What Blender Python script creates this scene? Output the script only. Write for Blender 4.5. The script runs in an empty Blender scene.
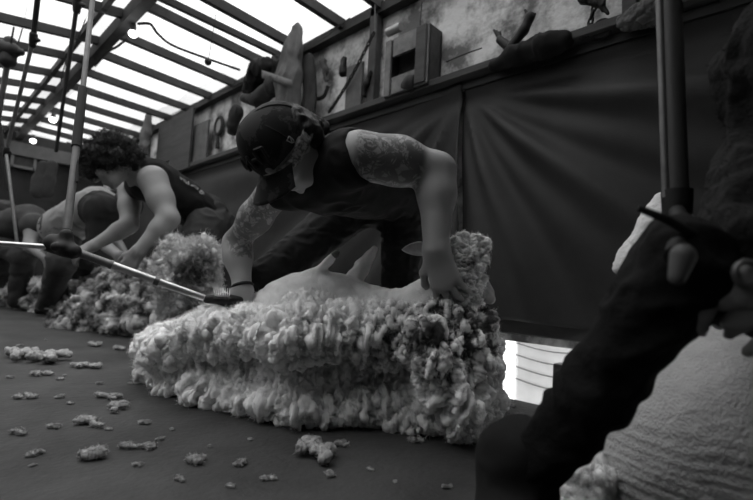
import bpy, math, random
import numpy as np
from mathutils import Vector, Matrix
random.seed(7)
rng = np.random.default_rng(7)
SC = bpy.context.scene
COL = SC.collection

# ------------------------------------------------------------------ camera frame
F = 450.0; CX, CY = 376.5, 250.0; H = .38
def nz(v):
    v = np.array(v, float); return v/np.linalg.norm(v)
_d1 = nz([-97-CX, -(262-CY), -F])
_U = nz(np.cross(nz([0, -(262+.052*(97+CX)-CY), -F]), _d1))
if _U[1] < 0: _U = -_U
M = np.array([np.cross(_d1, _U), _d1, _U])
CAM = np.array([0, 0, H])
def ray(px, py): return M @ np.array([(px-CX)/F, -(py-CY)/F, -1.])
def D(px, py, t): return CAM+ray(px, py)*t
def onX(px, py, x):
    r = ray(px, py); return CAM+r*(x/r[0])
def onY(px, py, y):
    r = ray(px, py); return CAM+r*(y/r[1])
def onZ(px, py, z):
    r = ray(px, py); return CAM+r*((z-H)/r[2])
FW = nz([-M[0, 2], -M[1, 2], 0])       # horizontal viewing direction
RT = np.array([FW[1], -FW[0], 0])
UP = np.array([0, 0, 1.])
WX = 1.8; ROOF = 2.0; RAIL = 1.31

cam = bpy.data.cameras.new('camera'); cam.sensor_width = 36; cam.lens = F/753*36
cam.clip_start = .02
cam.dof.use_dof = True; cam.dof.focus_distance = 1.2; cam.dof.aperture_fstop = 3.0
co = bpy.data.objects.new('camera', cam); COL.objects.link(co)
mw = Matrix([list(M[i])+[CAM[i]] for i in range(3)]+[[0, 0, 0, 1]])
co.matrix_world = mw
SC.camera = co

# ------------------------------------------------------------------ numpy noise
def _h(ix, iy, iz, s):
    n = (ix*73856093) ^ (iy*19349663) ^ (iz*83492791) ^ (s*2654435761 % 4294967296)
    n = n & 0xffffffff
    n = (n ^ (n >> 13))*1274126177 & 0xffffffff
    n = (n ^ (n >> 16))*2246822519 & 0xffffffff
    return ((n ^ (n >> 15)) & 0xffffff)/16777216.
def vn(P, sc=1., seed=0):
    P = np.asarray(P)/sc; I = np.floor(P).astype(np.int64); f = P-I; f = f*f*(3-2*f)
    out = 0
    for a in (0, 1):
        for b in (0, 1):
            for c in (0, 1):
                w = (f[:, 0] if a else 1-f[:, 0])*(f[:, 1] if b else 1-f[:, 1])*(f[:, 2] if c else 1-f[:, 2])
                out = out+w*_h(I[:, 0]+a, I[:, 1]+b, I[:, 2]+c, seed)
    return out*2-1
def fbm(P, sc, o=3, seed=0):
    r = 0; a = 1.; s = 0
    for i in range(o): r = r+a*vn(P, sc/2**i, seed+i); s += a; a *= .5
    return r/s
def gn(P, sc=1., seed=0):
    P = np.asarray(P)/sc; I = np.floor(P).astype(np.int64); f = P-I; w = f*f*f*(f*(f*6-15)+10); out = 0
    for a in (0, 1):
        for b in (0, 1):
            for c in (0, 1):
                J = I+np.array([a, b, c]); hz = _h(J[:, 0], J[:, 1], J[:, 2], seed)*2-1; ha = _h(J[:, 0], J[:, 1], J[:, 2], seed+91)*6.2832
                q = np.sqrt(1-hz*hz); d = f-np.array([a, b, c])
                g = d[:, 0]*q*np.cos(ha)+d[:, 1]*q*np.sin(ha)+d[:, 2]*hz
                k = (w[:, 0] if a else 1-w[:, 0])*(w[:, 1] if b else 1-w[:, 1])*(w[:, 2] if c else 1-w[:, 2])
                out = out+k*g
    return out*1.6
def wor(P, sc=1., seed=0):
    P = np.asarray(P)/sc; I = np.floor(P).astype(np.int64)
    f1 = np.full(len(P), 9.); f2 = f1.copy(); cid = np.zeros(len(P))
    for a in (-1, 0, 1):
        for b in (-1, 0, 1):
            for c in (-1, 0, 1):
                J = I+np.array([a, b, c])
                x = J[:, 0]+_h(J[:, 0], J[:, 1], J[:, 2], seed)-P[:, 0]
                y = J[:, 1]+_h(J[:, 0], J[:, 1], J[:, 2], seed+11)-P[:, 1]
                z = J[:, 2]+_h(J[:, 0], J[:, 1], J[:, 2], seed+23)-P[:, 2]
                d = np.sqrt(x*x+y*y+z*z)
                m = d < f1
                f2 = np.where(m, f1, np.minimum(f2, d))
                cid = np.where(m, _h(J[:, 0], J[:, 1], J[:, 2], seed+37), cid)
                f1 = np.where(m, d, f1)
    return f1, f2, cid

# ------------------------------------------------------------------ implicit bodies
def C(a, b, ra, rb=None, k=.02, sq=None): return ('c', np.array(a, float), np.array(b, float), ra, ra if rb is None else rb, k, sq)
def E_(c, r, R=None, k=.02): return ('e', np.array(c, float), np.array(r, float), np.eye(3) if R is None else np.array(R), k)
def chain(pts, rs, k=.02, sq=None):
    return [C(pts[i], pts[i+1], rs[i], rs[i+1], k, sq) for i in range(len(pts)-1)]
def prim_box(p):
    if p[0] == 'c':
        r = max(p[3], p[4])
        return np.minimum(p[1], p[2])-r, np.maximum(p[1], p[2])+r
    r = p[2].max(); return p[1]-r, p[1]+r
def prim_d(p, X):
    if p[0] == 'c':
        _, a, b, ra, rb, k, sq = p
        ba = b-a; pa = X-a
        t = np.clip((pa@ba)/max(ba@ba, 1e-9), 0, 1)
        v = pa-t[..., None]*ba
        if sq is not None:
            w, s = sq; w = nz(w); v = v+(v@w)[..., None]*w*(s-1)
            return (np.linalg.norm(v, axis=-1)-(ra+(rb-ra)*t))/max(1, .5+.5*s)
        return np.linalg.norm(v, axis=-1)-(ra+(rb-ra)*t)
    _, c, r, R, k = p
    q = (X-c)@R.T
    k0 = np.linalg.norm(q/r, axis=-1); k1 = np.linalg.norm(q/(r*r), axis=-1)
    return k0*(k0-1)/np.maximum(k1, 1e-6)
def sdf(prims, res, cuts=()):
    lo = np.min([prim_box(p)[0] for p in prims], axis=0)-4*res
    hi = np.max([prim_box(p)[1] for p in prims], axis=0)+4*res
    n = np.ceil((hi-lo)/res).astype(int)+1
    G = np.full(n, 1., np.float32)
    ax = [lo[i]+res*np.arange(n[i]) for i in range(3)]
    for p in prims:
        a, b = prim_box(p); k = p[5] if p[0] == 'c' else p[4]
        mg = abs(k)+3*res
        i0 = np.maximum(((a-mg-lo)/res).astype(int), 0); i1 = np.minimum(((b+mg-lo)/res).astype(int)+2, n)
        X = np.stack(np.meshgrid(ax[0][i0[0]:i1[0]], ax[1][i0[1]:i1[1]], ax[2][i0[2]:i1[2]], indexing='ij'), -1)
        d = prim_d(p, X).astype(np.float32)
        S = G[i0[0]:i1[0], i0[1]:i1[1], i0[2]:i1[2]]
        hh = np.maximum(k-np.abs(S-d), 0)/k
        S[...] = np.minimum(S, d)-hh*hh*k*.25
    for (pt, nn) in cuts:       # keep the side the normal points away from
        nn = nz(nn)
        pl = ((ax[0]-pt[0])*nn[0])[:, None, None]+((ax[1]-pt[1])*nn[1])[None, :, None]+((ax[2]-pt[2])*nn[2])[None, None, :]
        G = np.maximum(G, pl.astype(np.float32))
    # surface nets
    s = G < 0; nx, ny, nzz = G.shape
    dims = (nx-1, ny-1, nzz-1); N = dims[0]*dims[1]*dims[2]
    cells = []; poss = []; quads = []
    for a in range(3):
        sl0 = [slice(None)]*3; sl1 = [slice(None)]*3; sl0[a] = slice(0, -1); sl1[a] = slice(1, None)
        cr = np.argwhere(s[tuple(sl0)] != s[tuple(sl1)])
        if len(cr) == 0: continue
        nb = cr.copy(); nb[:, a] += 1
        f0 = G[cr[:, 0], cr[:, 1], cr[:, 2]]; f1 = G[nb[:, 0], nb[:, 1], nb[:, 2]]
        P = cr.astype(float); P[:, a] += f0/(f0-f1)
        b_, c_ = (a+1) % 3, (a+2) % 3
        q = []
        for (u, v) in ((0, 0), (1, 0), (1, 1), (0, 1)):
            J = cr.copy(); J[:, b_] -= u; J[:, c_] -= v
            idx = (J[:, 0]*dims[1]+J[:, 1])*dims[2]+J[:, 2]
            q.append(idx); cells.append(idx); poss.append(P)
        q = np.stack(q, 1); flip = ~s[cr[:, 0], cr[:, 1], cr[:, 2]]
        q[flip] = q[flip][:, ::-1]
        quads.append(q)
    cells = np.concatenate(cells); poss = np.concatenate(poss); quads = np.concatenate(quads)
    uq, inv = np.unique(cells, return_inverse=True); inv = inv.ravel()
    cnt = np.bincount(inv); V = np.stack([np.bincount(inv, poss[:, i])/cnt for i in range(3)], 1)
    Q = np.searchsorted(uq, quads)
    return lo+V*res, Q.astype(np.int64)
def normals(V, Q):
    a, b, c, d = V[Q[:, 0]], V[Q[:, 1]], V[Q[:, 2]], V[Q[:, 3]]
    n = np.cross(c-a, d-b); out = np.zeros_like(V)
    for j in range(4):
        for i in range(3): out[:, i] += np.bincount(Q[:, j], n[:, i], len(V))
    return out/np.maximum(np.linalg.norm(out, axis=1), 1e-12)[:, None]
def relax(V, Q, it=2, f=.5):
    for _ in range(it):
        s = np.zeros_like(V); c = np.zeros(len(V))
        for j in range(4):
            for o in (1, 3):
                k = Q[:, (j+o) % 4]
                for i in range(3): s[:, i] += np.bincount(Q[:, j], V[k, i], len(V))
                c += np.bincount(Q[:, j], minlength=len(V))
        V = V+(s/c[:, None]-V)*f
    return V

# ------------------------------------------------------------------ objects
def link_mesh(name, V, Fc, mat, parent=None, smooth=True, attrs=None, origin=None):
    V = np.asarray(V, float)
    if origin is None:
        lo, hi = V.min(0), V.max(0); origin = np.array([(lo[0]+hi[0])/2, (lo[1]+hi[1])/2, lo[2]])
    me = bpy.data.meshes.new(name); W = V-origin
    if isinstance(Fc, np.ndarray):
        nf = len(Fc); kk = Fc.shape[1]
        me.vertices.add(len(W)); me.vertices.foreach_set('co', W.ravel().astype(np.float32))
        me.loops.add(nf*kk); me.loops.foreach_set('vertex_index', Fc.ravel().astype(np.int32))
        me.polygons.add(nf)
        me.polygons.foreach_set('loop_start', np.arange(0, nf*kk, kk, dtype=np.int32))
        me.polygons.foreach_set('loop_total', np.full(nf, kk, np.int32))
        me.update(calc_edges=True); me.validate()
    else:
        me.from_pydata([tuple(v) for v in W], [], [tuple(f) for f in Fc]); me.update()
    if smooth: me.polygons.foreach_set('use_smooth', np.ones(len(me.polygons), bool))
    if attrs:
        for k, a in attrs.items():
            at = me.attributes.new(k, 'FLOAT', 'POINT'); at.data.foreach_set('value', np.asarray(a, np.float32))
    if mat: me.materials.append(mat)
    o = bpy.data.objects.new(name, me); COL.objects.link(o); o.location = Vector(origin)
    if parent is not None: set_parent(o, parent)
    return o
def wloc(o):
    l = Vector(o.location)
    return l
def set_parent(o, p):
    o.parent = p; o.matrix_parent_inverse = Matrix.Translation(-Vector(p['_w']))
    o['_w'] = list(o.location)
def tag(o, label=None, cat=None, group=None, kind=None):
    if label: o['label'] = label
    if cat: o['category'] = cat
    if group: o['group'] = group
    if kind: o['kind'] = kind
    if '_w' not in o: o['_w'] = list(o.location)
    return o
def thing(name, loc, label, cat, group=None):
    o = bpy.data.objects.new(name, None); COL.objects.link(o); o.location = Vector(loc); o.empty_display_size = .05
    o['_w'] = list(loc)
    return tag(o, label, cat, group)
def struct(o):
    o['kind'] = 'structure'; o['_w'] = list(o.location); return o

class MB:
    def __init__(s): s.v = []; s.f = []
    def add(s, V, Fc):
        n = len(s.v); s.v += [tuple(map(float, v)) for v in V]; s.f += [tuple(i+n for i in f) for f in Fc]; return s
    def box(s, c, size, ax=None, bev=0.):
        c = np.array(c, float); A = np.eye(3) if ax is None else np.array(ax)
        hx = np.array(size, float)/2
        if bev <= 0:
            V = [c+A.T@(hx*np.array([i, j, k])) for i in (-1, 1) for j in (-1, 1) for k in (-1, 1)]
            return s.add(V, [(0, 1, 3, 2), (4, 6, 7, 5), (0, 4, 5, 1), (2, 3, 7, 6), (0, 2, 6, 4), (1, 5, 7, 3)])
        # chamfered box
        V = []; idx = {}
        for i in (-1, 1):
            for j in (-1, 1):
                for k in (-1, 1):
                    sg = np.array([i, j, k])
                    for a in range(3):
                        v = sg*(hx-bev); v[a] = sg[a]*hx[a]; idx[(i, j, k, a)] = len(V); V.append(c+A.T@v)
        Fc = []
        for a in range(3):
            b, cc = (a+1) % 3, (a+2) % 3
            for sg in (-1, 1):
                q = []
                for (u, w) in ((-1, -1), (1, -1), (1, 1), (-1, 1)):
                    t = [0, 0, 0]; t[a] = sg; t[b] = u; t[cc] = w; q.append(idx[tuple(t)+(a,)])
                Fc.append(tuple(q if sg > 0 else q[::-1]))
            for u in (-1, 1):
                for w in (-1, 1):   # edge along a
                    t0 = [0, 0, 0]; t1 = [0, 0, 0]; t0[b] = t1[b] = u; t0[cc] = t1[cc] = w; t0[a] = -1; t1[a] = 1
                    q = [idx[tuple(t0)+(b,)], idx[tuple(t1)+(b,)], idx[tuple(t1)+(cc,)], idx[tuple(t0)+(cc,)]]
                    Fc.append(tuple(q if u*w > 0 else q[::-1]))
        for i in (-1, 1):
            for j in (-1, 1):
                for k in (-1, 1):
                    q = [idx[(i, j, k, a)] for a in range(3)]
                    Fc.append(tuple(q if i*j*k > 0 else q[::-1]))
        return s.add(V, Fc)
    def tube(s, pts, r, n=10, cap=True):
        pts = [np.array(p, float) for p in pts]; rs = r if hasattr(r, '__len__') else [r]*len(pts)
        V = []; Fc = []; ref = None
        for i, p in enumerate(pts):
            t = nz(pts[min(i+1, len(pts)-1)]-pts[max(i-1, 0)])
            if ref is None: ref = nz(np.cross(t, [0, 0, 1] if abs(t[2]) < .9 else [1, 0, 0]))
            ref = nz(ref-t*(ref@t)); b = np.cross(t, ref)
            for j in range(n):
                a = 2*math.pi*j/n; V.append(p+rs[i]*(math.cos(a)*ref+math.sin(a)*b))
        for i in range(len(pts)-1):
            for j in range(n):
                k = (j+1) % n; Fc.append((i*n+j, i*n+k, (i+1)*n+k, (i+1)*n+j))
        if cap: Fc.append(tuple(range(n))[::-1]); Fc.append(tuple(range((len(pts)-1)*n, len(pts)*n)))
        return s.add(V, Fc)
    def lathe(s, c, prof, ax=(0, 0, 1), n=24):
        c = np.array(c, float); ax = nz(ax)
        return s.tube([c+ax*z for r, z in prof], [max(r, 1e-4) for r, z in prof], n)
    def torus(s, c, R, r, u, v, n=24, m=8, a0=0, a1=2*math.pi, sx=1., sy=1.):
        c = np.array(c, float); full = abs(a1-a0-2*math.pi) < 1e-6
        pts = [c+R*(sx*math.cos(a0+(a1-a0)*i/n)*np.array(u)+sy*math.sin(a0+(a1-a0)*i/n)*np.array(v)) for i in range(n+1)]
        return s.tube(pts, r, m, cap=not full)
    def grid(s, P, nu, nv):
        return s.add(P, [(i*nv+j, (i+1)*nv+j, (i+1)*nv+j+1, i*nv+j+1) for i in range(nu-1) for j in range(nv-1)])
    def build(s, name, mat, parent=None, smooth=False, solid=0):
        o = link_mesh(name, s.v, s.f, mat, parent, smooth=smooth)
        if solid:
            md = o.modifiers.new('thickness', 'SOLIDIFY'); md.thickness = solid; md.offset = 0
        if smooth:
            try:
                o.data.set_sharp_from_angle(angle=math.radians(45))
            except Exception: pass
        return o
def body(name, prims, res, mat, parent=None, cuts=(), disp=None, attrs=None, it=2, fuzz=None):
    V, Q = sdf(prims, res, cuts); V = relax(V, Q, it)
    if disp: V = disp(V, Q)
    at = attrs(V, normals(V, Q)) if attrs else None
    if fuzz:        # short fibres standing out of the wool, part of the same mesh
        cnt, ln, wd = fuzz; n = normals(V, Q); ix = rng.integers(0, len(V), cnt)
        nn_ = n[ix]; r1 = rng.normal(size=(cnt, 3)); r2 = rng.normal(size=(cnt, 3))
        d1 = nn_+r1*.55; d1 /= np.linalg.norm(d1, axis=1)[:, None]
        d2 = nn_*.5+r1*.6+r2*.6; d2 /= np.linalg.norm(d2, axis=1)[:, None]
        w = np.cross(d1, r2); w /= np.linalg.norm(w, axis=1)[:, None]
        l = ln*(.4+rng.random(cnt))[:, None]
        p0 = V[ix]-nn_*.001; p1 = p0+d1*l*.5; p2 = p1+d2*l*.5
        W_ = w*wd
        A = np.stack([p0-W_, p0+W_, p1+W_*.7, p1-W_*.7, p2+W_*.25, p2-W_*.25], 1).reshape(-1, 3)
        b0 = len(V)+np.arange(cnt)*6
        Q = np.concatenate([Q, np.stack([b0, b0+1, b0+2, b0+3], 1), np.stack([b0+3, b0+2, b0+4, b0+5], 1)])
        if at: at = {k: np.concatenate([a, np.repeat(np.asarray(a)[ix], 6)]) for k, a in at.items()}
        V = np.concatenate([V, A])
    return link_mesh(name, V, Q, mat, parent, attrs=at)

# ------------------------------------------------------------------ materials
def mat(name, c, rough=.8, var=0., scale=8., bump=0., bscale=40., metal=0., c2=None, attr=None, ac=.1, spec=.3, sheen=0., stretch=(1, 1, 1), thr=None, sss=0.):
    m = bpy.data.materials.new(name); m.use_nodes = True; N = m.node_tree.nodes; L = m.node_tree.links
    b = N['Principled BSDF']; g = lambda x: (x, x, x, 1)
    b.inputs['Base Color'].default_value = g(c); b.inputs['Roughness'].default_value = rough; b.inputs['Metallic'].default_value = metal
    b.inputs['Specular IOR Level'].default_value = spec
    if sheen: b.inputs['Sheen Weight'].default_value = sheen
    if sss: b.inputs['Subsurface Weight'].default_value = sss; b.inputs['Subsurface Scale'].default_value = .02; b.inputs['Subsurface Radius'].default_value = (1, 1, 1)
    tc = N.new('ShaderNodeTexCoord'); mp = N.new('ShaderNodeMapping'); mp.inputs['Scale'].default_value = stretch
    L.new(tc.outputs['Object'], mp.inputs['Vector'])
    last = None
    if var or c2 is not None:
        n = N.new('ShaderNodeTexNoise'); n.inputs['Scale'].default_value = scale; n.inputs['Detail'].default_value = 8; n.inputs['Roughness'].default_value = .65
        L.new(mp.outputs[0], n.inputs['Vector'])
        r = N.new('ShaderNodeValToRGB'); t = thr or (.35, .65)
        r.color_ramp.elements[0].position = t[0]; r.color_ramp.elements[1].position = t[1]
        lo = c2 if c2 is not None else max(c*(1-var), .001)
        r.color_ramp.elements[0].color = g(lo); r.color_ramp.elements[1].color = g(c if c2 is not None else c*(1+var))
        L.new(n.outputs[0], r.inputs[0]); last = r.outputs[0]
    if attr:
        a = N.new('ShaderNodeAttribute'); a.attribute_name = attr
        mx = N.new('ShaderNodeMix'); mx.data_type = 'RGBA'; mx.inputs['B'].default_value = g(ac)
        if last: L.new(last, mx.inputs['A'])
        else: mx.inputs['A'].default_value = g(c)
        L.new(a.outputs['Fac'], mx.inputs['Factor']); last = mx.outputs['Result']
    if last: L.new(last, b.inputs['Base Color'])
    if bump:
        n = N.new('ShaderNodeTexNoise'); n.inputs['Scale'].default_value = bscale; n.inputs['Detail'].default_value = 6
        L.new(mp.outputs[0], n.inputs['Vector'])
        bp = N.new('ShaderNodeBump'); bp.inputs['Strength'].default_value = bump; bp.inputs['Distance'].default_value = .01
        L.new(n.outputs[0], bp.inputs['Height']); L.new(bp.outputs[0], b.inputs['Normal'])
    return m
def emit(name, s):
    m = bpy.data.materials.new(name); m.use_nodes = True; N = m.node_tree.nodes; N.clear()
    e = N.new('ShaderNodeEmission'); e.inputs[0].default_value = (1, 1, 1, 1); e.inputs[1].default_value = s
    o = N.new('ShaderNodeOutputMaterial'); m.node_tree.links.new(e.outputs[0], o.inputs[0]); return m

m_floor = mat('worn_floor', .062, .7, c2=.028, scale=3.2, bump=.35, bscale=60, spec=.25)
m_plaster = mat('old_plaster', .62, .9, c2=.13, scale=4.5, bump=.6, bscale=30, thr=(.40, .56))
m_tarp = mat('dark_tarp', .026, .6, var=.15, scale=6, bump=.1, bscale=200, spec=.3)
m_timber = mat('dark_timber', .05, .7, var=.3, scale=10, bump=.3, stretch=(1, .15, 1))
m_rafter = mat('rafter_timber', .035, .8, var=.3, scale=10)
m_grey = mat('grey_board', .10, .7, var=.25, scale=9, bump=.2)
m_steel = mat('worn_steel', .55, .38, var=.15, scale=30, metal=.9, stretch=(1, 1, 4))
m_dullsteel = mat('dull_steel', .16, .5, var=.15, scale=30, metal=.6)
m_brightsteel = mat('bright_steel', .8, .25, metal=1.)
m_black = mat('black_rubber', .012, .6)
m_cloth = mat('grey_cloth', .10, .95, var=.2, scale=14, bump=.2, bscale=300)
m_cloth_d = mat('dark_cloth', .035, .95, var=.2, scale=14, bump=.2, bscale=300)
m_shirt = mat('black_shirt', .012, .9, var=.25, scale=10, bump=.15, bscale=300, spec=.2)
m_jeans = mat('dark_jeans', .016, .9, var=.3, scale=25, bump=.15, bscale=400, spec=.2)
m_trousers = mat('black_trousers', .007, .9, var=.3, scale=10, bump=.3, bscale=100, spec=.15)
m_grey_tee = mat('pale_shirt', .22, .95, var=.1, scale=12)
m_hair = mat('dark_hair', .02, .6, var=.4, scale=60, bump=.6, bscale=120, stretch=(1, 1, .3))
m_skin = mat('skin', .22, .55, var=.05, scale=20, bump=.05, bscale=300, spec=.35, sss=.0)
m_wool = mat('raw_wool', .92, 1., var=.06, scale=20, bump=.35, bscale=160, attr='wool_dark', ac=.09, spec=0.)
m_wool_far = mat('dull_wool', .66, 1., var=.25, scale=30, bump=.5, bscale=120, attr='wool_dark', ac=.05, spec=0.)
m_shorn = mat('shorn_wool', .74, 1., var=.12, scale=14, bump=.35, bscale=220, spec=0.)
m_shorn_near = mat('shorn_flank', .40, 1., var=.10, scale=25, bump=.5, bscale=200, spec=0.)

# ------------------------------------------------------------------ setting
def quad(name, pts, m, parent=None):
    mb = MB(); mb.add(pts, [(0, 1, 2, 3)]); return mb.build(name, m, parent)
EDGE = onZ(486, 393, 0)[0]
mb = MB(); mb.box(((EDGE-2.3)/2, 2.6, -.03), (EDGE+2.3, 9.2, .06)); struct(mb.build('floor', m_floor))
Y0, Y1 = -2.0, 7.0
# upper plaster wall behind the rail
mb = MB(); mb.box((WX+.03, (Y0+2.4)/2, (.18+ROOF+.04)/2), (.05, 2.4-Y0, ROOF+.04-.18)); mb.box((WX+.03, (2.4+Y1)/2, (.32+ROOF+.04)/2), (.05, Y1-2.4, ROOF+.04-.32)); struct(mb.build('wall_right', m_plaster))
# end wall
m_end = mat('end_wall_boards', .018, .8, var=.4, scale=4)
mb = MB(); mb.box((-.2, Y1+.03, 1.0), (4.2, .06, 2.1)); struct(mb.build('wall_far', m_end))
mb = MB(); mb.box((-.2, Y1-.05, 1.83), (4.0, .08, .16)); struct(mb.build('trim_1', mat('header_board', .09, .8, var=.2, scale=4)))

mb = MB(); mb.box((-.2, Y0-.03, 1.0), (4.2, .06, 2.1)); struct(mb.build('wall_near_blocker', m_end))  # unseen dark wall added behind the camera to block light from the rear
mb = MB(); mb.box((-2.2, (Y0+Y1)/2, 1.0), (.06, Y1-Y0, 2.1)); struct(mb.build('wall_left_blocker', m_end))  # unseen dark wall added on the left to cut side light
# roof sheeting: translucent plastic over the rafters
def translucent():
    m = bpy.data.materials.new('roof_sheeting'); m.use_nodes = True; N = m.node_tree.nodes; L = m.node_tree.links; N.clear()
    tc = N.new('ShaderNodeTexCoord'); n = N.new('ShaderNodeTexNoise'); n.inputs['Scale'].default_value = 1.6; n.inputs['Detail'].default_value = 6
    L.new(tc.outputs['Object'], n.inputs['Vector'])
    r = N.new('ShaderNodeValToRGB'); r.color_ramp.elements[0].position = .25; r.color_ramp.elements[1].position = .6
    r.color_ramp.elements[0].color = (.52,)*3+(1,); r.color_ramp.elements[1].color = (.68,)*3+(1,)
    L.new(n.outputs[0], r.inputs[0])
    a = N.new('ShaderNodeBsdfTransparent'); b = N.new('ShaderNodeBsdfTranslucent'); mx = N.new('ShaderNodeMixShader'); mx.inputs[0].default_value = .35
    L.new(r.outputs[0], a.inputs[0]); L.new(r.outputs[0], b.inputs[0]); L.new(a.outputs[0], mx.inputs[1]); L.new(b.outputs[0], mx.inputs[2])
    o = N.new('ShaderNodeOutputMaterial'); L.new(mx.outputs[0], o.inputs[0]); return m
RIDX = .93*.9; RIDZ = ROOF+.03
def roofz(x):
    if x > RIDX: return RIDZ+(ROOF-RIDZ)*(x-RIDX)/(WX-RIDX)
    return RIDZ-.16*(RIDX-x)
m_roof = translucent()
xs = list(np.linspace(-2.2, RIDX, 9))+list(np.linspace(RIDX, WX+.05, 6))[1:]
YR = .35
ys = np.linspace(YR, Y1, 76)
P = []
for x in xs:
    for y in ys: P.append((x, y, roofz(x)+.055+.006*math.sin(y*13+x*2)))
mb = MB(); mb.grid(P, len(xs), len(ys)); ceil = struct(mb.build('ceiling', m_roof, smooth=True))
# doubled strips of sheeting along the ridge and the eave (overlaps)
m_over = mat('sheeting_overlap', .5, .7)
N_ = m_over.node_tree.nodes; L_ = m_over.node_tree.links
tr = N_.new('ShaderNodeBsdfTransparent'); tr.inputs[0].default_value = (.80,)*3+(1,); mxs = N_.new('ShaderNodeMixShader'); mxs.inputs[0].default_value = .12
L_.new(tr.outputs[0], mxs.inputs[1]); L_.new(N_['Principled BSDF'].outputs[0], mxs.inputs[2]); L_.new(mxs.outputs[0], N_['Material Output'].inputs[0])
for (xa, xb, nm) in ((RIDX-.13, RIDX+.12, 'sheeting_flap'), (WX-.16, WX+.02, 'sheeting_flap')):
    P = []
    for x in np.linspace(xa, xb, 5):
        for y in ys: P.append((x+.012*math.sin(y*9), y, roofz(x)+.045+.005*math.sin(y*21+x*60)))
    mb = MB(); mb.grid(P, 5, len(ys)); mb.build(nm, m_over, ceil, smooth=True)
RY = [.45, .85, 1.3, 1.75, 2.07, 2.52, 2.90, 3.41, 3.83, 4.29, 4.72, 5.18, 5.62, 6.07, 6.52]
for i, y in enumerate(RY):      # right-hand slope
    mb = MB()
    a = np.array((RIDX, y, RIDZ)); b = np.array((WX, y, ROOF)); ax0 = nz(b-a); ax1 = np.array([0, 1., 0]); ax2 = np.cross(ax0, ax1)
    mb.box((a+b)/2, (np.linalg.norm(b-a), .038, .06), (ax0, ax1, ax2)); mb.build('rafter', m_rafter, ceil)
    yl = y+.22
    a = np.array((-2.2, yl, roofz(-2.2))); b = np.array((RIDX, yl, RIDZ)); ax0 = nz(b-a); ax2 = np.cross(ax0, ax1)
    mb = MB(); mb.box((a+b)/2, (np.linalg.norm(b-a), .034, .055), (ax0, ax1, ax2)); mb.build('rafter', m_rafter, ceil)
mb = MB(); a = np.array((RIDX, 2.67, RIDZ-.02)); b = np.array((WX, 2.67+.05, ROOF-.02))
mb.box((a+b)/2, (1.0, .03, .04)); mb.build('rafter', m_rafter, ceil)
mb = MB(); mb.box((RIDX, (YR+Y1)/2, RIDZ-.03), (.06, Y1-YR, .09)); struct(mb.build('trim_2', m_rafter))
mb = MB(); mb.box((RIDX-.13, (YR+Y1)/2, RIDZ-.01), (.03, Y1-YR, .05)); struct(mb.build('trim_3', m_rafter))
mb = MB(); mb.box((WX-.02, (Y0+Y1)/2, ROOF-.02), (.07, Y1-Y0, .06)); struct(mb.build('trim_4', m_rafter))
# unseen solid roof over the near stand, extended to keep front light low
mb = MB(); mb.box((-.15, (Y0+YR)/2, ROOF+.12), (4.1, YR-Y0, .04)); o = struct(mb.build('ceiling_blocker_near', m_end)); o.name = 'ceiling_blocker'

# rail board and beams
mb = MB(); rz = onX(486, 75, WX)[2]; mb.box((WX-.05, (Y0+Y1)/2, rz-.005), (.10, Y1-Y0, .035), bev=.003); mb.box((WX-.03, (Y0+Y1)/2, rz-.045), (.03, Y1-Y0, .035)); struct(mb.build('trim_5', m_timber))
bz = onX(479, 330, WX)[2]
mb = MB(); mb.box((WX+.02, (Y0+2.4)/2, bz+.035), (.05, 2.4-Y0, .07), bev=.004); struct(mb.build('trim_6', m_timber))
for y in (onX(562, 345, WX)[1], 2.4, 4.0, 5.6):
    mb = MB(); mb.box((WX+.06, y, -.1), (.07, .09, 2*bz), bev=.004); o = struct(mb.build('trim_7', m_timber))
for i, (px, y0) in enumerate([(378, 0)]):
    p = onX(378, 60, WX); mb = MB(); mb.box((WX-.03, p[1], (rz+ROOF)/2), (.05, .06, ROOF-rz), bev=.003); struct(mb.build('trim_8', m_timber))
for px in (632, 186):
    p = onX(px, 10 if px > 400 else 130, WX); mb = MB(); mb.box((WX-.02, p[1], (rz+ROOF)/2), (.04, .05, ROOF-rz), bev=.003); struct(mb.build('trim_9', m_timber))

# tarps hanging from the rail
seam = onX(467, 92, WX)
def tarp(ya, yb, label, seed, org, ny=220, nzn=70):
    zs = np.linspace(bz+.055, rz-.025, nzn); yy = np.linspace(ya, yb, ny)
    P = []
    for y in yy:
        zb = .09*min(1, max(0, (y-2.3)/.6)) if seed > 2 else 0
        for z in [rz-.025-(rz-.025-z)*(1-zb/(rz-bz)) for z in zs]:
            dy = y-org[1]; dz = org[2]-z; r = math.hypot(dy, dz)+1e-6; a = math.atan2(dz, abs(dy))
            w = min(1, r/.45)
            f = .016*w*math.sin(a*13+seed)+.010*w*math.sin(a*27+seed*2+r*2)+.018*math.sin(y*3.1+seed+z*1.5)*min(1, dz*3)
            f *= min(1, dz/.22); f += .012*math.exp(-((dz-.06)/.04)**2)
            f *= 1.35; P.append((min(WX-.006, WX-.035-(.022 if seed > 2 else 0)*math.exp(-abs(dy)/.15)+f*.9), y+.02*math.sin(z*7)*min(1, dz), z+.006*math.sin(y*9)*(1 if z < bz+.1 else 0)))
    mb = MB(); mb.grid(P, ny, nzn)
    o = mb.build('tarp_curtain', m_tarp, smooth=True, solid=.003); tag(o, label, 'curtain')
    return o
tarp(Y0, seam[1]-.006, 'wide dark tarp sheet hanging from the rail, right of the seam', 1., seam)
tarp(seam[1]-.004, Y1-.1, 'creased dark tarp sheet hanging behind the capped shearer, left of the seam', 3., seam)

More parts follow.
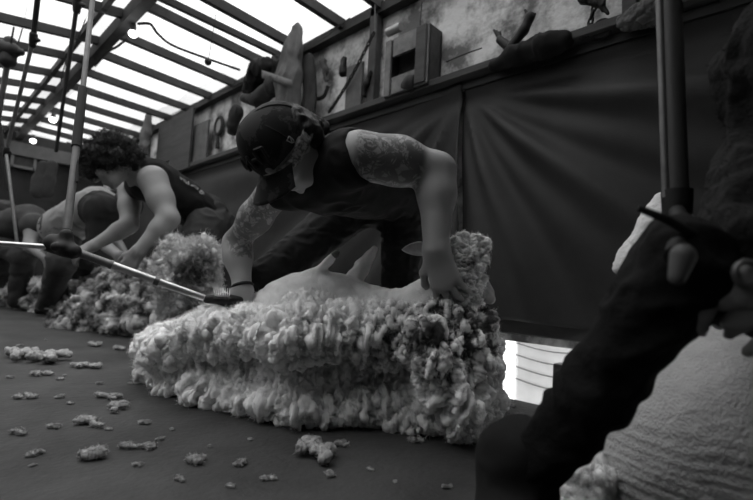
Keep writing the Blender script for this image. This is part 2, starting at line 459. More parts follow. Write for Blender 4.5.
# outside
m_out = mat('bleached_ground', .75, 1., var=.15, scale=.8)
mb = MB(); mb.box((9, 3, -.85), (30, 30, .1)); struct(mb.build('ground', m_out))
b0 = onX(540, 372, 2.5)
m_blk = mat('pale_block', .75, .8, var=.12, scale=3, bump=.3, bscale=10)
mb = MB(); lo = onX(512, 400, 2.6); hi = onX(590, 343, 2.6)
mb.box((2.9, (lo[1]+hi[1])/2, (hi[2]-.8)/2), (.6, abs(lo[1]-hi[1]), hi[2]+.8), bev=.03)
o = mb.build('storage_block', m_blk, smooth=True); tag(o, 'pale smooth block standing outside in daylight beyond the gap under the tarp', 'block')
# strap lines on the block
s_ = MB()
for q in range(4):
    z = hi[2]-.05-.07*q; pts = [(2.595, lo[1]-.02-(lo[1]-hi[1])*u, z-.025*math.sin(u*math.pi)) for u in np.linspace(0, 1, 12)]; s_.tube(pts, .003, 5)
s_.build('strap', m_cloth, o)

# world
W = bpy.data.worlds.new('sky'); SC.world = W; W.use_nodes = True
bg = W.node_tree.nodes['Background']; bg.inputs[0].default_value = (1, 1, 1, 1); bg.inputs[1].default_value = 1.0
# overcast sky: the zenith is about three times as bright as the horizon
_n = W.node_tree.nodes; _l = W.node_tree.links
_tc = _n.new('ShaderNodeTexCoord'); _sp = _n.new('ShaderNodeSeparateXYZ'); _mr = _n.new('ShaderNodeMapRange')
_l.new(_tc.outputs['Generated'], _sp.inputs[0])
_mr.inputs['From Min'].default_value = 0; _mr.inputs['From Max'].default_value = 1; _mr.inputs['To Min'].default_value = .46; _mr.inputs['To Max'].default_value = 5.0
_pw = _n.new('ShaderNodeMath'); _pw.operation = 'POWER'; _pw.inputs[1].default_value = 2.2; _pw.use_clamp = True
_l.new(_sp.outputs['Z'], _pw.inputs[0]); _l.new(_pw.outputs[0], _mr.inputs['Value']); _l.new(_mr.outputs[0], bg.inputs[1])
SC.view_settings.view_transform = 'Standard'; SC.view_settings.look = 'None'; SC.view_settings.exposure = .45; SC.view_settings.gamma = 1
SC.view_settings.use_curve_mapping = False
#@@PART2
# ------------------------------------------------------------------ wool
def billow_disp(frame, layers, seed=0, soft=0., store=None):
    """billowing wool: rounded puffs between sharp creases, sizes mixed; soft calms the upward faces"""
    ang = np.array([[.80, .48, -.36], [-.6, .64, -.48], [0, .6, .8]])
    def fn(V, Q):
        V0 = V.copy(); wool_dark = np.zeros(len(V)); upn = np.clip(normals(V, Q)[:, 2], 0, 1)**1.5
        for li, (sc, amp, st) in enumerate(layers):
            n = normals(V, Q); L = (V0@np.array(frame).T/np.array(st))
            L = L+.5*sc*np.stack([gn(L, sc*1.3, seed+li*7+i) for i in range(3)], 1)
            if li != 1: L = L@ang
            b = np.abs(gn(L, sc, seed+li*13)); m = .55+.9*np.clip(.5+gn(L, sc*3, seed+li*17+3), 0, 1)
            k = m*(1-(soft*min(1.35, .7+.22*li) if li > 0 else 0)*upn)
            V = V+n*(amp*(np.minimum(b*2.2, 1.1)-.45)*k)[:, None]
            if li in (1, 2, 3): wool_dark += np.clip(1-b*5, 0, 1)*.45*(1-.5*upn)  # wool colour darker in the creases, less so on upward faces
        if store is not None: store['wool_dark'] = wool_dark
        return V
    return fn
def wool_disp(frame, layers, seed=0, dark_amt=.5, soft=None, store=None):
    """lumps grown along the normals: frame rows are the axes the locks are stretched in"""
    def fn(V, Q):
        wool_dark = np.zeros(len(V))
        V0 = V.copy()
        for li, (sc, amp, st) in enumerate(layers):
            n = normals(V, Q)
            L = V0@np.array(frame).T/np.array(st)
            L = L+.35*sc*np.stack([vn(L, sc*1.7, seed+li*7+i) for i in range(3)], 1)
            f1, f2, cid = wor(L, sc, seed+li*13)
            b = (1-np.clip(f1, 0, 1)**2)*(.7+.5*cid)
            cm = np.clip(.5+1.6*vn(L, sc*2.2, seed+li*3+50), 0, 1)
            b = b*(1-cm*(1-np.clip((f2-f1)*3, 0, 1)**.5))+.45*fbm(L, sc*1.1, 3, seed+li*5)
            if soft is not None: b = b*(1-soft*np.clip(n[:, 2], 0, 1)**1.5*(li > 0))
            V = V+n*(amp*(b-.35))[:, None]
            if li == 1 and soft is not None: V = relax(V, Q, 3, .6)
            if li in (1, 2): wool_dark += np.clip(1-(f2-f1)*3.2, 0, 1)**2*.5  # darker along the creases between lumps
            if li == 1: cidk = cid
        if store is not None: store['V0'] = V0; store['wool_dark'] = wool_dark; store['cid'] = cidk
        return V
    return fn
def head_frame(u, f):
    f = nz(f); u = np.array(u, float); u = nz(u-f*(u@f)); s = np.cross(f, u)   # s: the head's right side
    return u, f, s
def c2w(v): return M@np.array(v, float)      # a direction given along the lens axes (right, up, back) in the world
def head_prims(c, u, f, s, sc=1.):
    q = lambda a, b, d: np.array(c)+sc*(a*s+b*f+d*u)
    R = np.array([s, f, u])
    P = [E_(q(0, -.008, .03), np.array((.074, .094, .088))*sc, R, .02),
         E_(q(0, .03, -.035), np.array((.055, .060, .070))*sc, R, .03),
         C(q(-.030, .045, -.075), q(.030, .045, -.075), .022*sc, k=.02),
         C(q(0, .070, -.093), q(0, .066, -.085), .017*sc, k=.02),              # chin
         C(q(0, .090, .012), q(0, .112, -.022), .008*sc, .012*sc, k=.012),     # nose
         C(q(-.012, .098, -.026), q(.012, .098, -.026), .008*sc, k=.008),
         C(q(-.018, .088, -.055), q(.018, .088, -.055), .0075*sc, k=.008),     # lips
         C(q(-.016, .085, -.066), q(.016, .085, -.066), .0075*sc, k=.008),
         C(q(-.040, .078, .030), q(.040, .078, .030), .012*sc, k=.012),        # brow
         E_(q(-.045, .062, -.02), np.array((.022, .022, .02))*sc, R, .015), E_(q(.045, .062, -.02), np.array((.022, .022, .02))*sc, R, .015)]
    for sg in (-1, 1):                                                        # eyes and ears
        P.append(E_(q(sg*.032, .080, .006), np.array((.013, .010, .010))*sc, R, .004))
        P.append(E_(q(sg*.076, -.012, .0), np.array((.009, .020, .032))*sc, R, .006))
    return P
def hand_prims(w, d, n, side, curl=(.3, .5, .5), sc=1., spread=.12, thumb=.6, k=.006):
    """w wrist, d towards the fingers, n back of the hand outwards, side +1 when the thumb lies along cross(d,n)"""
    d = nz(d); n = nz(np.array(n)-d*(np.array(n)@d)); s = np.cross(d, n)*side
    w = np.array(w, float); P = []
    L = [.072, .080, .076, .062]; xo = [.030, .010, -.011, -.030]; kn = [.086, .092, .088, .078]
    for i in range(4):
        a = w+s*xo[i]*.5*sc; b = w+(s*xo[i]+d*kn[i])*sc
        P.append(C(a, b, .017*sc, .0115*sc, k=.018))
        dd = nz(d+s*spread*xo[i]/.03); p = b; ang = 0; r = [.0098, .0088, .0080, .0070]
        if i == 3: r = [x*.88 for x in r]
        for j, fr in enumerate((.45, .31, .24)):
            ang += curl[j]
            dj = dd*math.cos(ang)-n*math.sin(ang); p2 = p+dj*L[i]*fr*sc*1.05
            P.append(C(p, p2, r[j]*sc, r[j+1]*sc, k=k)); p = p2
    t0 = w+(s*.022+d*.022)*sc; t1 = t0+nz(s*thumb+d*.75-n*.25)*.040*sc; t2 = t1+nz(s*.35*thumb+d*.9-n*.35)*.034*sc; t3 = t2+nz(d-n*.6-s*.1)*.026*sc
    P += [C(t0, t1, .015*sc, .0115*sc, k=.014), C(t1, t2, .0110*sc, .0098*sc, k=k), C(t2, t3, .0098*sc, .008*sc, k=k)]
    return P
def wrinkle(amp, sc, st=(1, 1, 1), seed=0, fine=0):
    def fn(V, Q):
        n = normals(V, Q); L = V/np.array(st)
        w = np.stack([vn(L, sc*2, seed+i) for i in range(3)], 1)*sc*.8
        r = 1-np.abs(vn(L+w, sc, seed+5))*2
        return V+n*(amp*r+(fine*vn(V, sc*.3, seed+9) if fine else 0))[:, None]
    return fn
def shoe(mb_name, p, d, parent, m, sc=1.):
    d = nz([d[0], d[1], 0]); p = np.array([p[0], p[1], 0.])
    s = np.array([d[1], -d[0], 0])
    pr = [C(p+d*-.05+UP*.045, p+d*.05+UP*.045, .036, .038, k=.03), C(p+d*.06+UP*.036, p+d*.17+UP*.034, .036, .030, k=.03), C(p+UP*.06, p+UP*.12, .042, .045, k=.02)]
    body(mb_name, pr, .008, m, parent, cuts=[((0, 0, .004), (0, 0, -1))])

# ------------------------------------------------------------------ the capped shearer
pel = D(403, 186, 1.64); bel = D(366, 181, 1.46); che = D(334, 175, 1.33); nek = D(324, 163, 1.26)
shL = D(360, 156, 1.16); elL = D(437, 171, 1.19); wrL = D(436, 250, 1.135)
shR = D(276, 190, 1.33); elR = D(236, 243, 1.44); wrR = D(243, 290, 1.38)
hpL = D(405, 200, 1.62); knL = D(399, 280, 1.62); anL = D(402, 365, 1.66)
hpR = D(364, 198, 1.66); knR = D(266, 279, 1.50); anR = D(246, 355, 1.62)
anL[2] = .09; anR[2] = .09
sq = nz(np.cross(pel-che, shL-shR))      # across the back
base = (anL+anR)/2; base[2] = 0
S1 = thing('person', base, 'person bent over a sheep in a camouflage cap and black sleeveless shirt, tattooed upper arms', 'person')
torso = [C(che, bel, .124, .110, .05, (sq, 1.15)), C(bel, pel, .110, .135, .05, (sq, 1.1)), C(shL-(shL-shR)*.14, shR-(shR-shL)*.14, .066, .062, .05)]
u1, f1, s1 = head_frame(c2w((-.72, .36, .60)), c2w((-.42, -.88, .10)))
hc = D(286, 148, 1.16)
arms = chain([shL, (shL+elL)/2+UP*.006, elL], [.066, .061, .045], .03)+chain([elL, elL+(wrL-elL)*.3, wrL], [.045, .046, .032], .03)
arms += chain([shR, (shR+elR)/2, elR], [.052, .047, .036], .03)+chain([elR, elR+(wrR-elR)*.3, wrR], [.037, .040, .026], .03)
legs = chain([hpL, knL, anL], [.085, .056, .040], .04)+chain([hpR, knR, anR], [.085, .058, .040], .04)
sk = [C(p[1], p[2], p[3]-.012, p[4]-.012, p[5], p[6]) for p in torso+legs]+arms
sk += [C(D(328, 168, 1.21), hc-u1*.055-f1*.025, .064, .050, .03)]+head_prims(hc, u1, f1, s1, .96)
hdL = nz(c2w((.28, -.95, .02)))
sk += hand_prims(wrL, hdL, c2w((-.45, -.1, .9)), 1, curl=(.35, .5, .4), spread=.25, thumb=.9, sc=1.02)
sk += hand_prims(wrR, nz(c2w((-.25, -.75, .2))), c2w((.2, .3, .9)), -1, curl=(.5, .7, .6))
def skin_attr(V, n):
    def seg(a, b):
        ba = b-a; t = np.clip((V-a)@ba/(ba@ba), -.2, 1.2); return t, np.linalg.norm(V-a-np.clip(t, 0, 1)[:, None]*ba, axis=1)
    t, d = seg(shL, elL); a = (d < .08)*np.clip((t+.12)*12, 0, 1)*np.clip((.80-t)*14, 0, 1)
    t, d = seg(shR, elR); b = (d < .08)*np.clip((t-.05)*12, 0, 1)*np.clip((.98-t)*14, 0, 1)
    t, d = seg(elR, wrR)
    return {'tattoo': np.maximum(a, b*.9)}
def tattoo_skin():
    m = mat('tattooed_skin', .33, .5, spec=.4); N = m.node_tree.nodes; L = m.node_tree.links; b = N['Principled BSDF']
    tc = N.new('ShaderNodeTexCoord'); a = N.new('ShaderNodeAttribute'); a.attribute_name = 'tattoo'
    w = N.new('ShaderNodeTexNoise'); w.inputs['Scale'].default_value = 22; w.inputs['Detail'].default_value = 5; w.inputs['Distortion'].default_value = 1.6; w.inputs['Roughness'].default_value = .6
    v = N.new('ShaderNodeTexVoronoi'); v.inputs['Scale'].default_value = 30; v.feature = 'DISTANCE_TO_EDGE'
    L.new(tc.outputs['Object'], w.inputs['Vector'])
    ad = N.new('ShaderNodeVectorMath'); ad.operation = 'ADD'; sc_ = N.new('ShaderNodeVectorMath'); sc_.operation = 'SCALE'; sc_.inputs['Scale'].default_value = .06
    L.new(w.outputs['Color'], sc_.inputs[0]); L.new(tc.outputs['Object'], ad.inputs[0]); L.new(sc_.outputs[0], ad.inputs[1]); L.new(ad.outputs[0], v.inputs['Vector'])
    r1 = N.new('ShaderNodeValToRGB'); r1.color_ramp.elements[0].position = .46; r1.color_ramp.elements[1].position = .52
    r1.color_ramp.elements[0].color = (0, 0, 0, 1); r1.color_ramp.elements[1].color = (1, 1, 1, 1); L.new(w.outputs['Fac'], r1.inputs[0])
    r2 = N.new('ShaderNodeValToRGB'); r2.color_ramp.elements[0].position = .03; r2.color_ramp.elements[1].position = .10
    r2.color_ramp.elements[0].color = (1, 1, 1, 1); r2.color_ramp.elements[1].color = (.0, .0, .0, 1); L.new(v.outputs['Distance'], r2.inputs[0])
    mx = N.new('ShaderNodeMath'); mx.operation = 'MAXIMUM'; L.new(r1.outputs[0], mx.inputs[0]); L.new(r2.outputs[0], mx.inputs[1])
    mu = N.new('ShaderNodeMath'); mu.operation = 'MULTIPLY'; L.new(mx.outputs[0], mu.inputs[0]); L.new(a.outputs['Fac'], mu.inputs[1])
    mm = N.new('ShaderNodeMath'); mm.operation = 'MULTIPLY'; mm.inputs[1].default_value = .8; L.new(mu.outputs[0], mm.inputs[0])
    c = N.new('ShaderNodeMix'); c.data_type = 'RGBA'; c.inputs['A'].default_value = (.27,)*3+(1,); c.inputs['B'].default_value = (.05,)*3+(1,)
    L.new(mm.outputs[0], c.inputs['Factor']); L.new(c.outputs['Result'], b.inputs['Base Color'])
    return m
bd = body('body', sk, .0035, tattoo_skin(), S1, attrs=skin_attr); bd['label'] = 'skin with flower tattoos on both upper arms'
shirt = [C(p[1], p[2], p[3]+.008, p[4]+.008, p[5], p[6]) for p in torso]+[C(che, che+(nek-che)*.9, .105, .060, .03), C(che+(nek-che)*.9, shL, .050, .073, .03)]
shirt += [C(pel-(pel-bel)*.2, pel, .138, .132, .03)]
body('shirt', shirt, .006, m_shirt, S1, disp=wrinkle(.006, .05, nz([1, 1, 1])*1.7, 3), cuts=[(shL+(shL-shR)*.02, shL-shR), (shR+(shR-shL)*.10, shR-shL)])
def jeans(hp, kn, an, name='jeans_leg'):
    return chain([hp, kn], [.088, .061], .03)+chain([kn, an+(kn-an)*.05], [.061, .050], .02)
body('jeans', jeans(hpL, knL, anL)+jeans(hpR, knR, anR)+[C(pel, pel+(hpL+hpR-2*pel)*.4, .124, .11, .04), C(hpL, hpR, .095, .095, .04)], .006, m_jeans, S1, disp=wrinkle(.0045, .035, (1, 1, .6), 8))
for a in (anL, anR): shoe('shoe', a, -np.array([.8, .5, 0]), S1, m_black)
# wristband
wb = MB(); dW = nz(elR-wrR); pu = nz(np.cross(dW, [0, 0, 1])); pv = np.cross(dW, pu); wb.torus(wrR+dW*.012, .030, .005, pu, pv, 24, 8); wb.build('wristband', m_black, S1, smooth=True)
# hair under the cap
body('hair', [E_(hc-f1*.045+u1*.01, (.075, .06, .075), np.array([s1, f1, u1]), .02), C(hc-f1*.075-u1*.01, hc-f1*.10-u1*.06, .035, .02), C(hc-f1*.06+s1*-.05-u1*.02, nek+s1*-.05, .022, .012)], .005, m_hair, S1, disp=wrinkle(.006, .012, (1, 1, 3), 4))
# bandana strip with a knotted end sticking out behind
m_band = mat('pale_bandana', .30, .9, c2=.10, scale=90, thr=(.45, .55))
bn = MB(); P = []
for i in range(33):
    a = math.pi*(-.15)+math.pi*1.05*i/32
    for j in range(5):
        zz = -.030+.030*j/4
        P.append(hc+s1*(-.081*math.sin(a)*1.0)*1.02+f1*(.10*-math.cos(a)*-1*-1*.93-.008)+u1*(zz+.012))
bn.grid(P, 33, 5); bn.build('bandana', m_band, S1, smooth=True, solid=.003)
kp = D(290, 128, 1.16)
body('bandana_knot', [C(kp, D(304, 113, 1.19), .010, .009, k=.01), C(kp, D(307, 121, 1.20), .007, .004, k=.01)], .003, mat('pale_knot', .42, .9), S1)
# cap: crown, brim, button, emblem
def camo():
    m = mat('camouflage_cloth', .035, .9, c2=.010, scale=13, thr=(.49, .52), bump=.15, bscale=500); return m
CR = np.array([s1, f1, u1]); cc = hc+u1*.028-f1*.005
cap = body('cap_crown', [E_(cc, (.081, .099, .090), CR, .01), E_(cc+f1*.02+u1*.02, (.064, .068, .078), CR, .02)], .004, camo(), S1, cuts=[(hc+u1*.012, -u1+f1*.10)])
br = MB(); P = []
for i in range(25):
    a = -1.15+2.3*i/24
    for j in range(9):
        t = j/8; rr = 1+.78*t*math.cos(a)**.8
        x = .086*math.sin(a)*(1+.14*t); y = .090*math.cos(a)*1.0+.074*t*math.cos(a)**.5
        z = .008+.012*math.cos(a)-.030*t*.6-.9*x*x*(2.2+1.5*t)
        P.append(hc+s1*x+f1*(y+.004)+u1*(z))
br.grid(P, 25, 9); br.build('cap_brim', camo(), S1, smooth=True, solid=.004)
# raised front lettering (illegible stitched mark) and side emblem
def on_crown(az, el, off=.0):
    dr = nz(math.sin(az)*math.cos(el)*s1/1+math.cos(az)*math.cos(el)*f1+math.sin(el)*u1)
    loc = np.array([dr@s1, dr@f1, dr@u1]); k = 1/np.linalg.norm(loc/np.array((.081, .099, .090)))
    k2 = k
    return cc+dr*(k2+off)
lt = MB()
strokes = [[(-.35, .25), (-.42, .55), (-.25, .62)], [(-.2, .25), (-.2, .6)], [(-.2, .42), (-.05, .45)], [(.0, .25), (.02, .6), (.12, .42), (.2, .6), (.22, .25)], [(.35, .28), (.32, .58), (.48, .52), (.36, .42), (.5, .26)]]
for st in strokes:
    pts = []
    for a, b in zip(st[:-1], st[1:]):
        for t in np.linspace(0, 1, 5): pts.append(on_crown(a[0]*1.3-.35+(b[0]-a[0])*1.3*t, a[1]-.0+(b[1]-a[1])*t, .003+.006*math.cos(a[0])))
    lt.tube(pts, .0045, 6)
sm_ = MB()
for az in (-2.6, -1.57, -.62, .62, 1.57, 2.6): sm_.tube([on_crown(az*(1+.0*e), e, .0012) for e in np.linspace(.0, 1.5, 14)], .0016, 5)
sm_.build('cap_seams', m_black, S1, smooth=True)['kind'] = 'stuff'
bt = MB(); bt.lathe(cc+u1*.089, [(.009, 0), (.008, .003), (.003, .006)], u1, 14); bt.build('cap_button', m_cloth_d, S1, smooth=True)
lt.build('cap_lettering', m_black, S1, smooth=True)['kind'] = 'stuff'
em = MB(); e0 = -1.55
for q, r in (((0, .0), .0), ):
    pts = [on_crown(e0+a, .02+b, .003) for a, b in ((-.07, .10), (.07, .10), (.05, -.06), (0, -.11), (-.05, -.06), (-.07, .10))]
    em.tube(pts, .0016, 6)
    em.tube([on_crown(e0-.05, .07, .003), on_crown(e0+.03, -.04, .003)], .0016, 6)
em.build('cap_emblem', mat('emblem_thread', .35, .8), S1, smooth=True)

# ------------------------------------------------------------------ the sheep being shorn
S2 = thing('sheep', [*D(330, 330, 1.25)[:2], 0], 'half shorn sheep lying on its side under the capped shearer, thick fleece spread in front', 'sheep')
RB = np.array([RT, FW, UP])
bc = D(318, 331, 1.42); bc[2] = .245
nk1 = D(380, 325, 1.38); nk2 = D(430, 303, 1.24); hd = D(460, 272, 1.21)
sb = [E_(bc, (.235, .13, .175), RB, .05), C(D(345, 322, 1.42), nk1, .115, .10, .05), C(nk1, nk2, .095, .062, .05), C(nk2, hd, .062, .055, .03)]
sb[0:0] = []
hl0 = D(308, 282, 1.42); hl1 = D(334, 256, 1.40)
sb += [C(hl0, (hl0+hl1)/2, .020, .013, .03), C((hl0+hl1)/2, hl1, .013, .012, .01)]
h20 = D(352, 284, 1.50); h21 = D(363, 266, 1.54); h22 = D(374, 250, 1.56)
sb += [C(h20, h21, .035, .022, .03), C(h21, h22, .020, .014, .02)]
def shorn_disp(V, Q):
    n = normals(V, Q); L = V@RB.T
    nb = np.exp(-((V-(nk1+nk2)/2)**2).sum(1)/.09**2)
    rid = np.sin(L[:, 0]/.0045+2*vn(L, .03, 3))*.0016*np.clip(nb*2, 0, 1)*(V[:, 2] > .2)+np.sin((L[:, 0]*.6+L[:, 2])/.009+3*gn(L, .08, 9))*.0016+.004*np.abs(gn(L, .05, 12))
    return V+n*(.004*fbm(L/np.array([2., 1, 1]), .05, 3, 6)+rid)[:, None]
body('body', sb, .004, m_shorn, S2, disp=shorn_disp)
hfm = mat('hoof', .09, .6); hf = MB(); hd_ = nz(hl1-hl0); hf.tube([hl1, hl1+hd_*.012, hl1+hd_*.022], [.0125, .011, .005], 10); hf.build('hoof', hfm, S2, smooth=True)
# head: wool cap, face, ears
st = {}
fr = np.array([RT, FW, UP])
hw = [E_(D(462, 262, 1.21), (.052, .06, .070), RB, .03), E_(D(466, 288, 1.19), (.036, .05, .05), RB, .03), C(D(452, 285, 1.20), D(476, 248, 1.21), .037, .034, .03), C(D(460, 305, 1.20), D(468, 285, 1.20), .03, .03, .03)]
def wdark(st, amt=1., tips=None):
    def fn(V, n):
        d = st['wool_dark']*amt
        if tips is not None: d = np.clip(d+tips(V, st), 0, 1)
        return {'wool_dark': np.clip(d, 0, 1)}
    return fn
def headtips(V, st): return np.clip((vn(V, .03, 5)-.0)*2.2, 0, .8)*np.exp(-((V-D(477, 268, 1.16))**2).sum(1)/.045**2)+.1
body('head_wool', hw, .003, m_wool, S2, disp=billow_disp(RB, [(.05, .010, (1, 1, 1)), (.018, .010, (1.8, 1, .7)), (.008, .005, (1.6, 1, .7))], 31, store=st), attrs=wdark(st, .7, headtips), fuzz=(12000, .009, .0004))
m_face = mat('sheep_face', .36, .8, var=.15, scale=40)
body('muzzle', [C(D(476, 288, 1.20), D(490, 299, 1.21), .026, .015, .01), C(D(480, 280, 1.21), D(490, 292, 1.22), .02, .012, .01)], .003, m_face, S2)
def ear(name, a, b, wd, nn, m):
    a = np.array(a); b = np.array(b); L = b-a; d = nz(L); s = nz(np.cross(d, nn)); nn = np.cross(s, d); P = []
    for i in range(15):
        t = i/14; w = wd*math.sin(math.pi*min(1, (t*.93+.07)))**.7*(1.-.15*t)
        for j in range(9):
            v = (j/4-1); P.append(a+L*t+s*w*v+nn*(.25*w*v*v)-UP*.010*t*t)
    mb = MB(); mb.grid(P, 15, 9); return mb.build(name, m, S2, smooth=True, solid=.004)
ear('ear', D(434, 250, 1.24), D(402, 246, 1.23), .021, c2w((0, .25, 1)), m_face)
ear('ear', D(480, 252, 1.22), D(489, 236, 1.24), .020, c2w((.1, 0, 1)), m_face)
# fleece: contour of its foot on the floor, from the photo's left to right
foot = [(134, 386), (165, 400), (200, 411), (240, 421), (290, 436), (335, 435), (380, 435), (425, 440), (460, 445), (480, 426)]
fl = []
fp = [onZ(x, y, 0) for x, y in foot]
for i, p in enumerate(fp):
    fp[i] = p
low = [p+FW*.088+UP*.045 for p in fp]
fl += chain(low, [.042, .050, .052, .054, .054, .054, .054, .058, .072, .07], .03)
hts = [.13, .175, .215, .24, .252, .257, .257, .25, .23, .22]
up = [p+FW*(.040+.01*i/9)+UP*h_ for i, (p, h_) in enumerate(zip(fp, hts))]
fl += chain(up, [.035, .052, .060, .066, .070, .072, .072, .074, .078, .07], .025)
rh = [.12, .17, .225, .26, .275, .275, .275, .28, .29, .30]
rid = [p+FW*(.20)+UP*h_ for p, h_ in zip(fp, rh)]
fl += chain(rid, [.04, .055, .065, .07, .074, .07, .07, .07, .07, .06], .03)
fil = [p+FW*.19+UP*.12 for p in fp]
fl += chain(fil, [.06, .075, .09, .098, .10, .10, .10, .105, .10, .08], .03)
fl += [C(D(455, 330, 1.2), D(475, 400, 1.22), .065, .07, .04), C(D(440, 308, 1.18), D(474, 330, 1.19), .045, .045, .03), C(D(430, 345, 1.12), D(460, 400, 1.12), .06, .065, .03),
       C(D(152, 352, 1.5), D(215, 320, 1.36), .035, .05, .03), C(D(235, 322, 1.38), D(300, 322, 1.36), .045, .045, .03)]
st2 = {}
LF = np.array([RT, FW, UP])
def maintips(V, st):
    # staple tips soiled in a band across the shoulder of the fleece
    X = V-CAM; c = X@np.array([RT, FW, UP]).T
    side = c[:, 0]/c[:, 1]
    a = np.clip((side+.10)*5, 0, 1)*np.clip((V[:, 2]-.12)*8, 0, 1)*np.clip((.34-side)*12, .25, 1)
    return np.clip((fbm(V, .032, 3, 77)+.14)*5, 0, 1)*a*np.clip((side-.0)*8, 0, 1)+1.5*np.clip(st['wool_dark']-.12, 0, 1)*a  # soiled tips, plus darker creases between the locks
fd = billow_disp(LF, [(.14, .020, (1.2, 1, .7)), (.056, .024, (.55, .9, 1.7)), (.030, .012, (.8, .9, 1.5)), (.015, .0055, (.8, 1, 1.5)), (.0075, .0035, (1, 1, 1.3))], 5, soft=.6, store=st2)
fo = body('fleece', fl, .0036, m_wool, S2, disp=fd, attrs=wdark(st2, .42, maintips), cuts=[((0, 0, .012), (0, 0, -1))], fuzz=(170000, .013, .0004))
fo['label'] = 'thick white fleece with dark soiled staple tips at its right end'
#@@PART3
# ------------------------------------------------------------------ the shearer in the tank top, further along the stand
pe = D(205, 216, 3.0); be = D(182, 200, 2.86); ch = D(153, 180, 2.70)
sL = D(153, 180, 2.54); eL = D(169, 219, 2.46); wL = D(139, 251, 2.38)
sR = D(130, 188, 2.92); eR = D(129, 225, 2.74); wR = D(95, 245, 2.60)
hA = D(205, 226, 2.84); kA = D(185, 262, 2.66); aA = D(192, 330, 2.9)
hB = D(220, 226, 3.08); kB = D(232, 268, 2.98); aB = D(240, 318, 3.2)
aA[2] = aB[2] = .09
base = (aA+aB)/2; base[2] = 0
T1 = thing('person', base, 'curly haired person in a black tank top bending over a sheep, bare arms reaching down', 'person')
sqm = nz(np.cross(pe-ch, sL-sR))
torso = [C(ch, be, .135, .125, .05, (sqm, 1.1)), C(be, pe, .125, .145, .05, (sqm, 1.1)), C(sL-(sL-sR)*.2, sR-(sR-sL)*.2, .075, .07, .05)]
arms = chain([sL, (sL+eL)/2, eL], [.082, .068, .052], .03)+chain([eL, eL+(wL-eL)*.3, wL], [.053, .052, .034], .03)
arms += chain([sR, (sR+eR)/2, eR], [.075, .062, .048], .03)+chain([eR, eR+(wR-eR)*.3, wR], [.050, .048, .032], .03)
legs = chain([hA, kA, aA], [.10, .068, .045], .04)+chain([hB, kB, aB], [.10, .068, .045], .04)
sk = [C(p[1], p[2], p[3]-.012, p[4]-.012, p[5], p[6]) for p in torso]+arms+legs
hm = D(110, 163, 2.50)
um, fm, sm = head_frame(c2w((-.60, .75, .2)), c2w((-.62, -.62, .2)))
sk += [C(ch+(sL+sR-2*ch)*.25, hm-um*.06-fm*.04, .07, .055, .04)]+head_prims(hm, um, fm, sm, 1.12)
sk += hand_prims(wL, nz(c2w((-.55, -.8, 0))), c2w((.3, .2, .9)), 1, curl=(.4, .6, .5), sc=1.15)
sk += hand_prims(wR, nz(c2w((-.85, -.45, .1))), c2w((-.1, .6, .7)), 1, curl=(.4, .5, .4), sc=1.15)
body('body', sk, .0075, m_skin, T1)
tt = [C(p[1], p[2], p[3]+.004, p[4]+.004, p[5], p[6]) for p in torso[:2]]+[C(ch+(sL-ch)*.3, ch+(sR-ch)*.45, .10, .10, .04), C(ch+(sL+sR-2*ch)*.2+UP*.02, ch+(sL-sR)*.10+UP*.05, .09, .06, .03)]
tank = body('tank_top', tt, .008, m_shirt, T1, disp=wrinkle(.007, .07, (1.6, 1, 1), 5), cuts=[(sL+(sL-sR)*-.10, sL-sR)])
body('shorts', [C(pe, pe+(hA+hB-2*pe)*.4, .145, .13, .05)]+chain([hA, kA, kA+(aA-kA)*.2], [.112, .092, .088], .03)+chain([hB, kB, kB+(aB-kB)*.2], [.112, .092, .088], .03), .008, mat('grey_shorts', .035, .9, var=.2), T1, disp=wrinkle(.008, .08, (1, 1, .6), 8))
for a in (aA, aB): shoe('shoe', a, -np.array([.8, .3, 0]), T1, m_black)
# curly hair: a lumpy cap of hair plus separate curls
body('hair', [E_(hm-fm*.01+um*.045, (.097, .118, .088), np.array([sm, fm, um]), .02), E_(hm-fm*.075-um*.01, (.085, .07, .085), np.array([sm, fm, um]), .03)], .006, m_hair, T1,
     disp=wool_disp(np.eye(3), [(.07, .03, (1, 1, 1)), (.03, .018, (1, 1, 1)), (.012, .006, (1, 1, 1))], 9), fuzz=(9000, .030, .0012))
# lettering across the back of the tank top
tb = bpy.data.curves.new('lettering', 'FONT'); tb.body = 'volatage'; tb.size = .062; tb.extrude = .0006; tb.align_x = 'CENTER'; tb.align_y = 'CENTER'; tb.shear = .2
to = bpy.data.objects.new('lettering', tb); COL.objects.link(to)
bpy.context.view_layer.update()
me = bpy.data.meshes.new_from_object(to.evaluated_get(bpy.context.evaluated_depsgraph_get())); bpy.data.objects.remove(to)
TV = np.array([v.co[:] for v in me.vertices]); TF = [tuple(p.vertices) for p in me.polygons]
a0 = D(183, 175, 2.7); a1 = D(211, 189, 2.84); tx = nz(a1-a0); tc_ = (a0+a1)/2
# drop the letters on the cloth along the surface normal
tank_me = tank.data; from mathutils.bvhtree import BVHTree
tv = [v.co+tank.location for v in tank_me.vertices]; bvh = BVHTree.FromPolygons(tv, [tuple(p.vertices) for p in tank_me.polygons])
hit = bvh.find_nearest(Vector(tc_)); nrm = np.array(hit[1]); ax = nz(tx-nrm*(tx@nrm)); ay = np.cross(nrm, ax)
W_ = np.array(hit[0])+TV[:, :1]*ax+TV[:, 1:2]*ay
out = []
for w, z in zip(W_, TV[:, 2]):
    h_ = bvh.find_nearest(Vector(w+nrm*.03)); out.append(np.array(h_[0])+np.array(h_[1])*(.0025+z))
link_mesh('lettering', np.array(out), TF, mat('faded_print', .35, .8), T1, smooth=False)['label'] = 'faded grey lettering across the back'

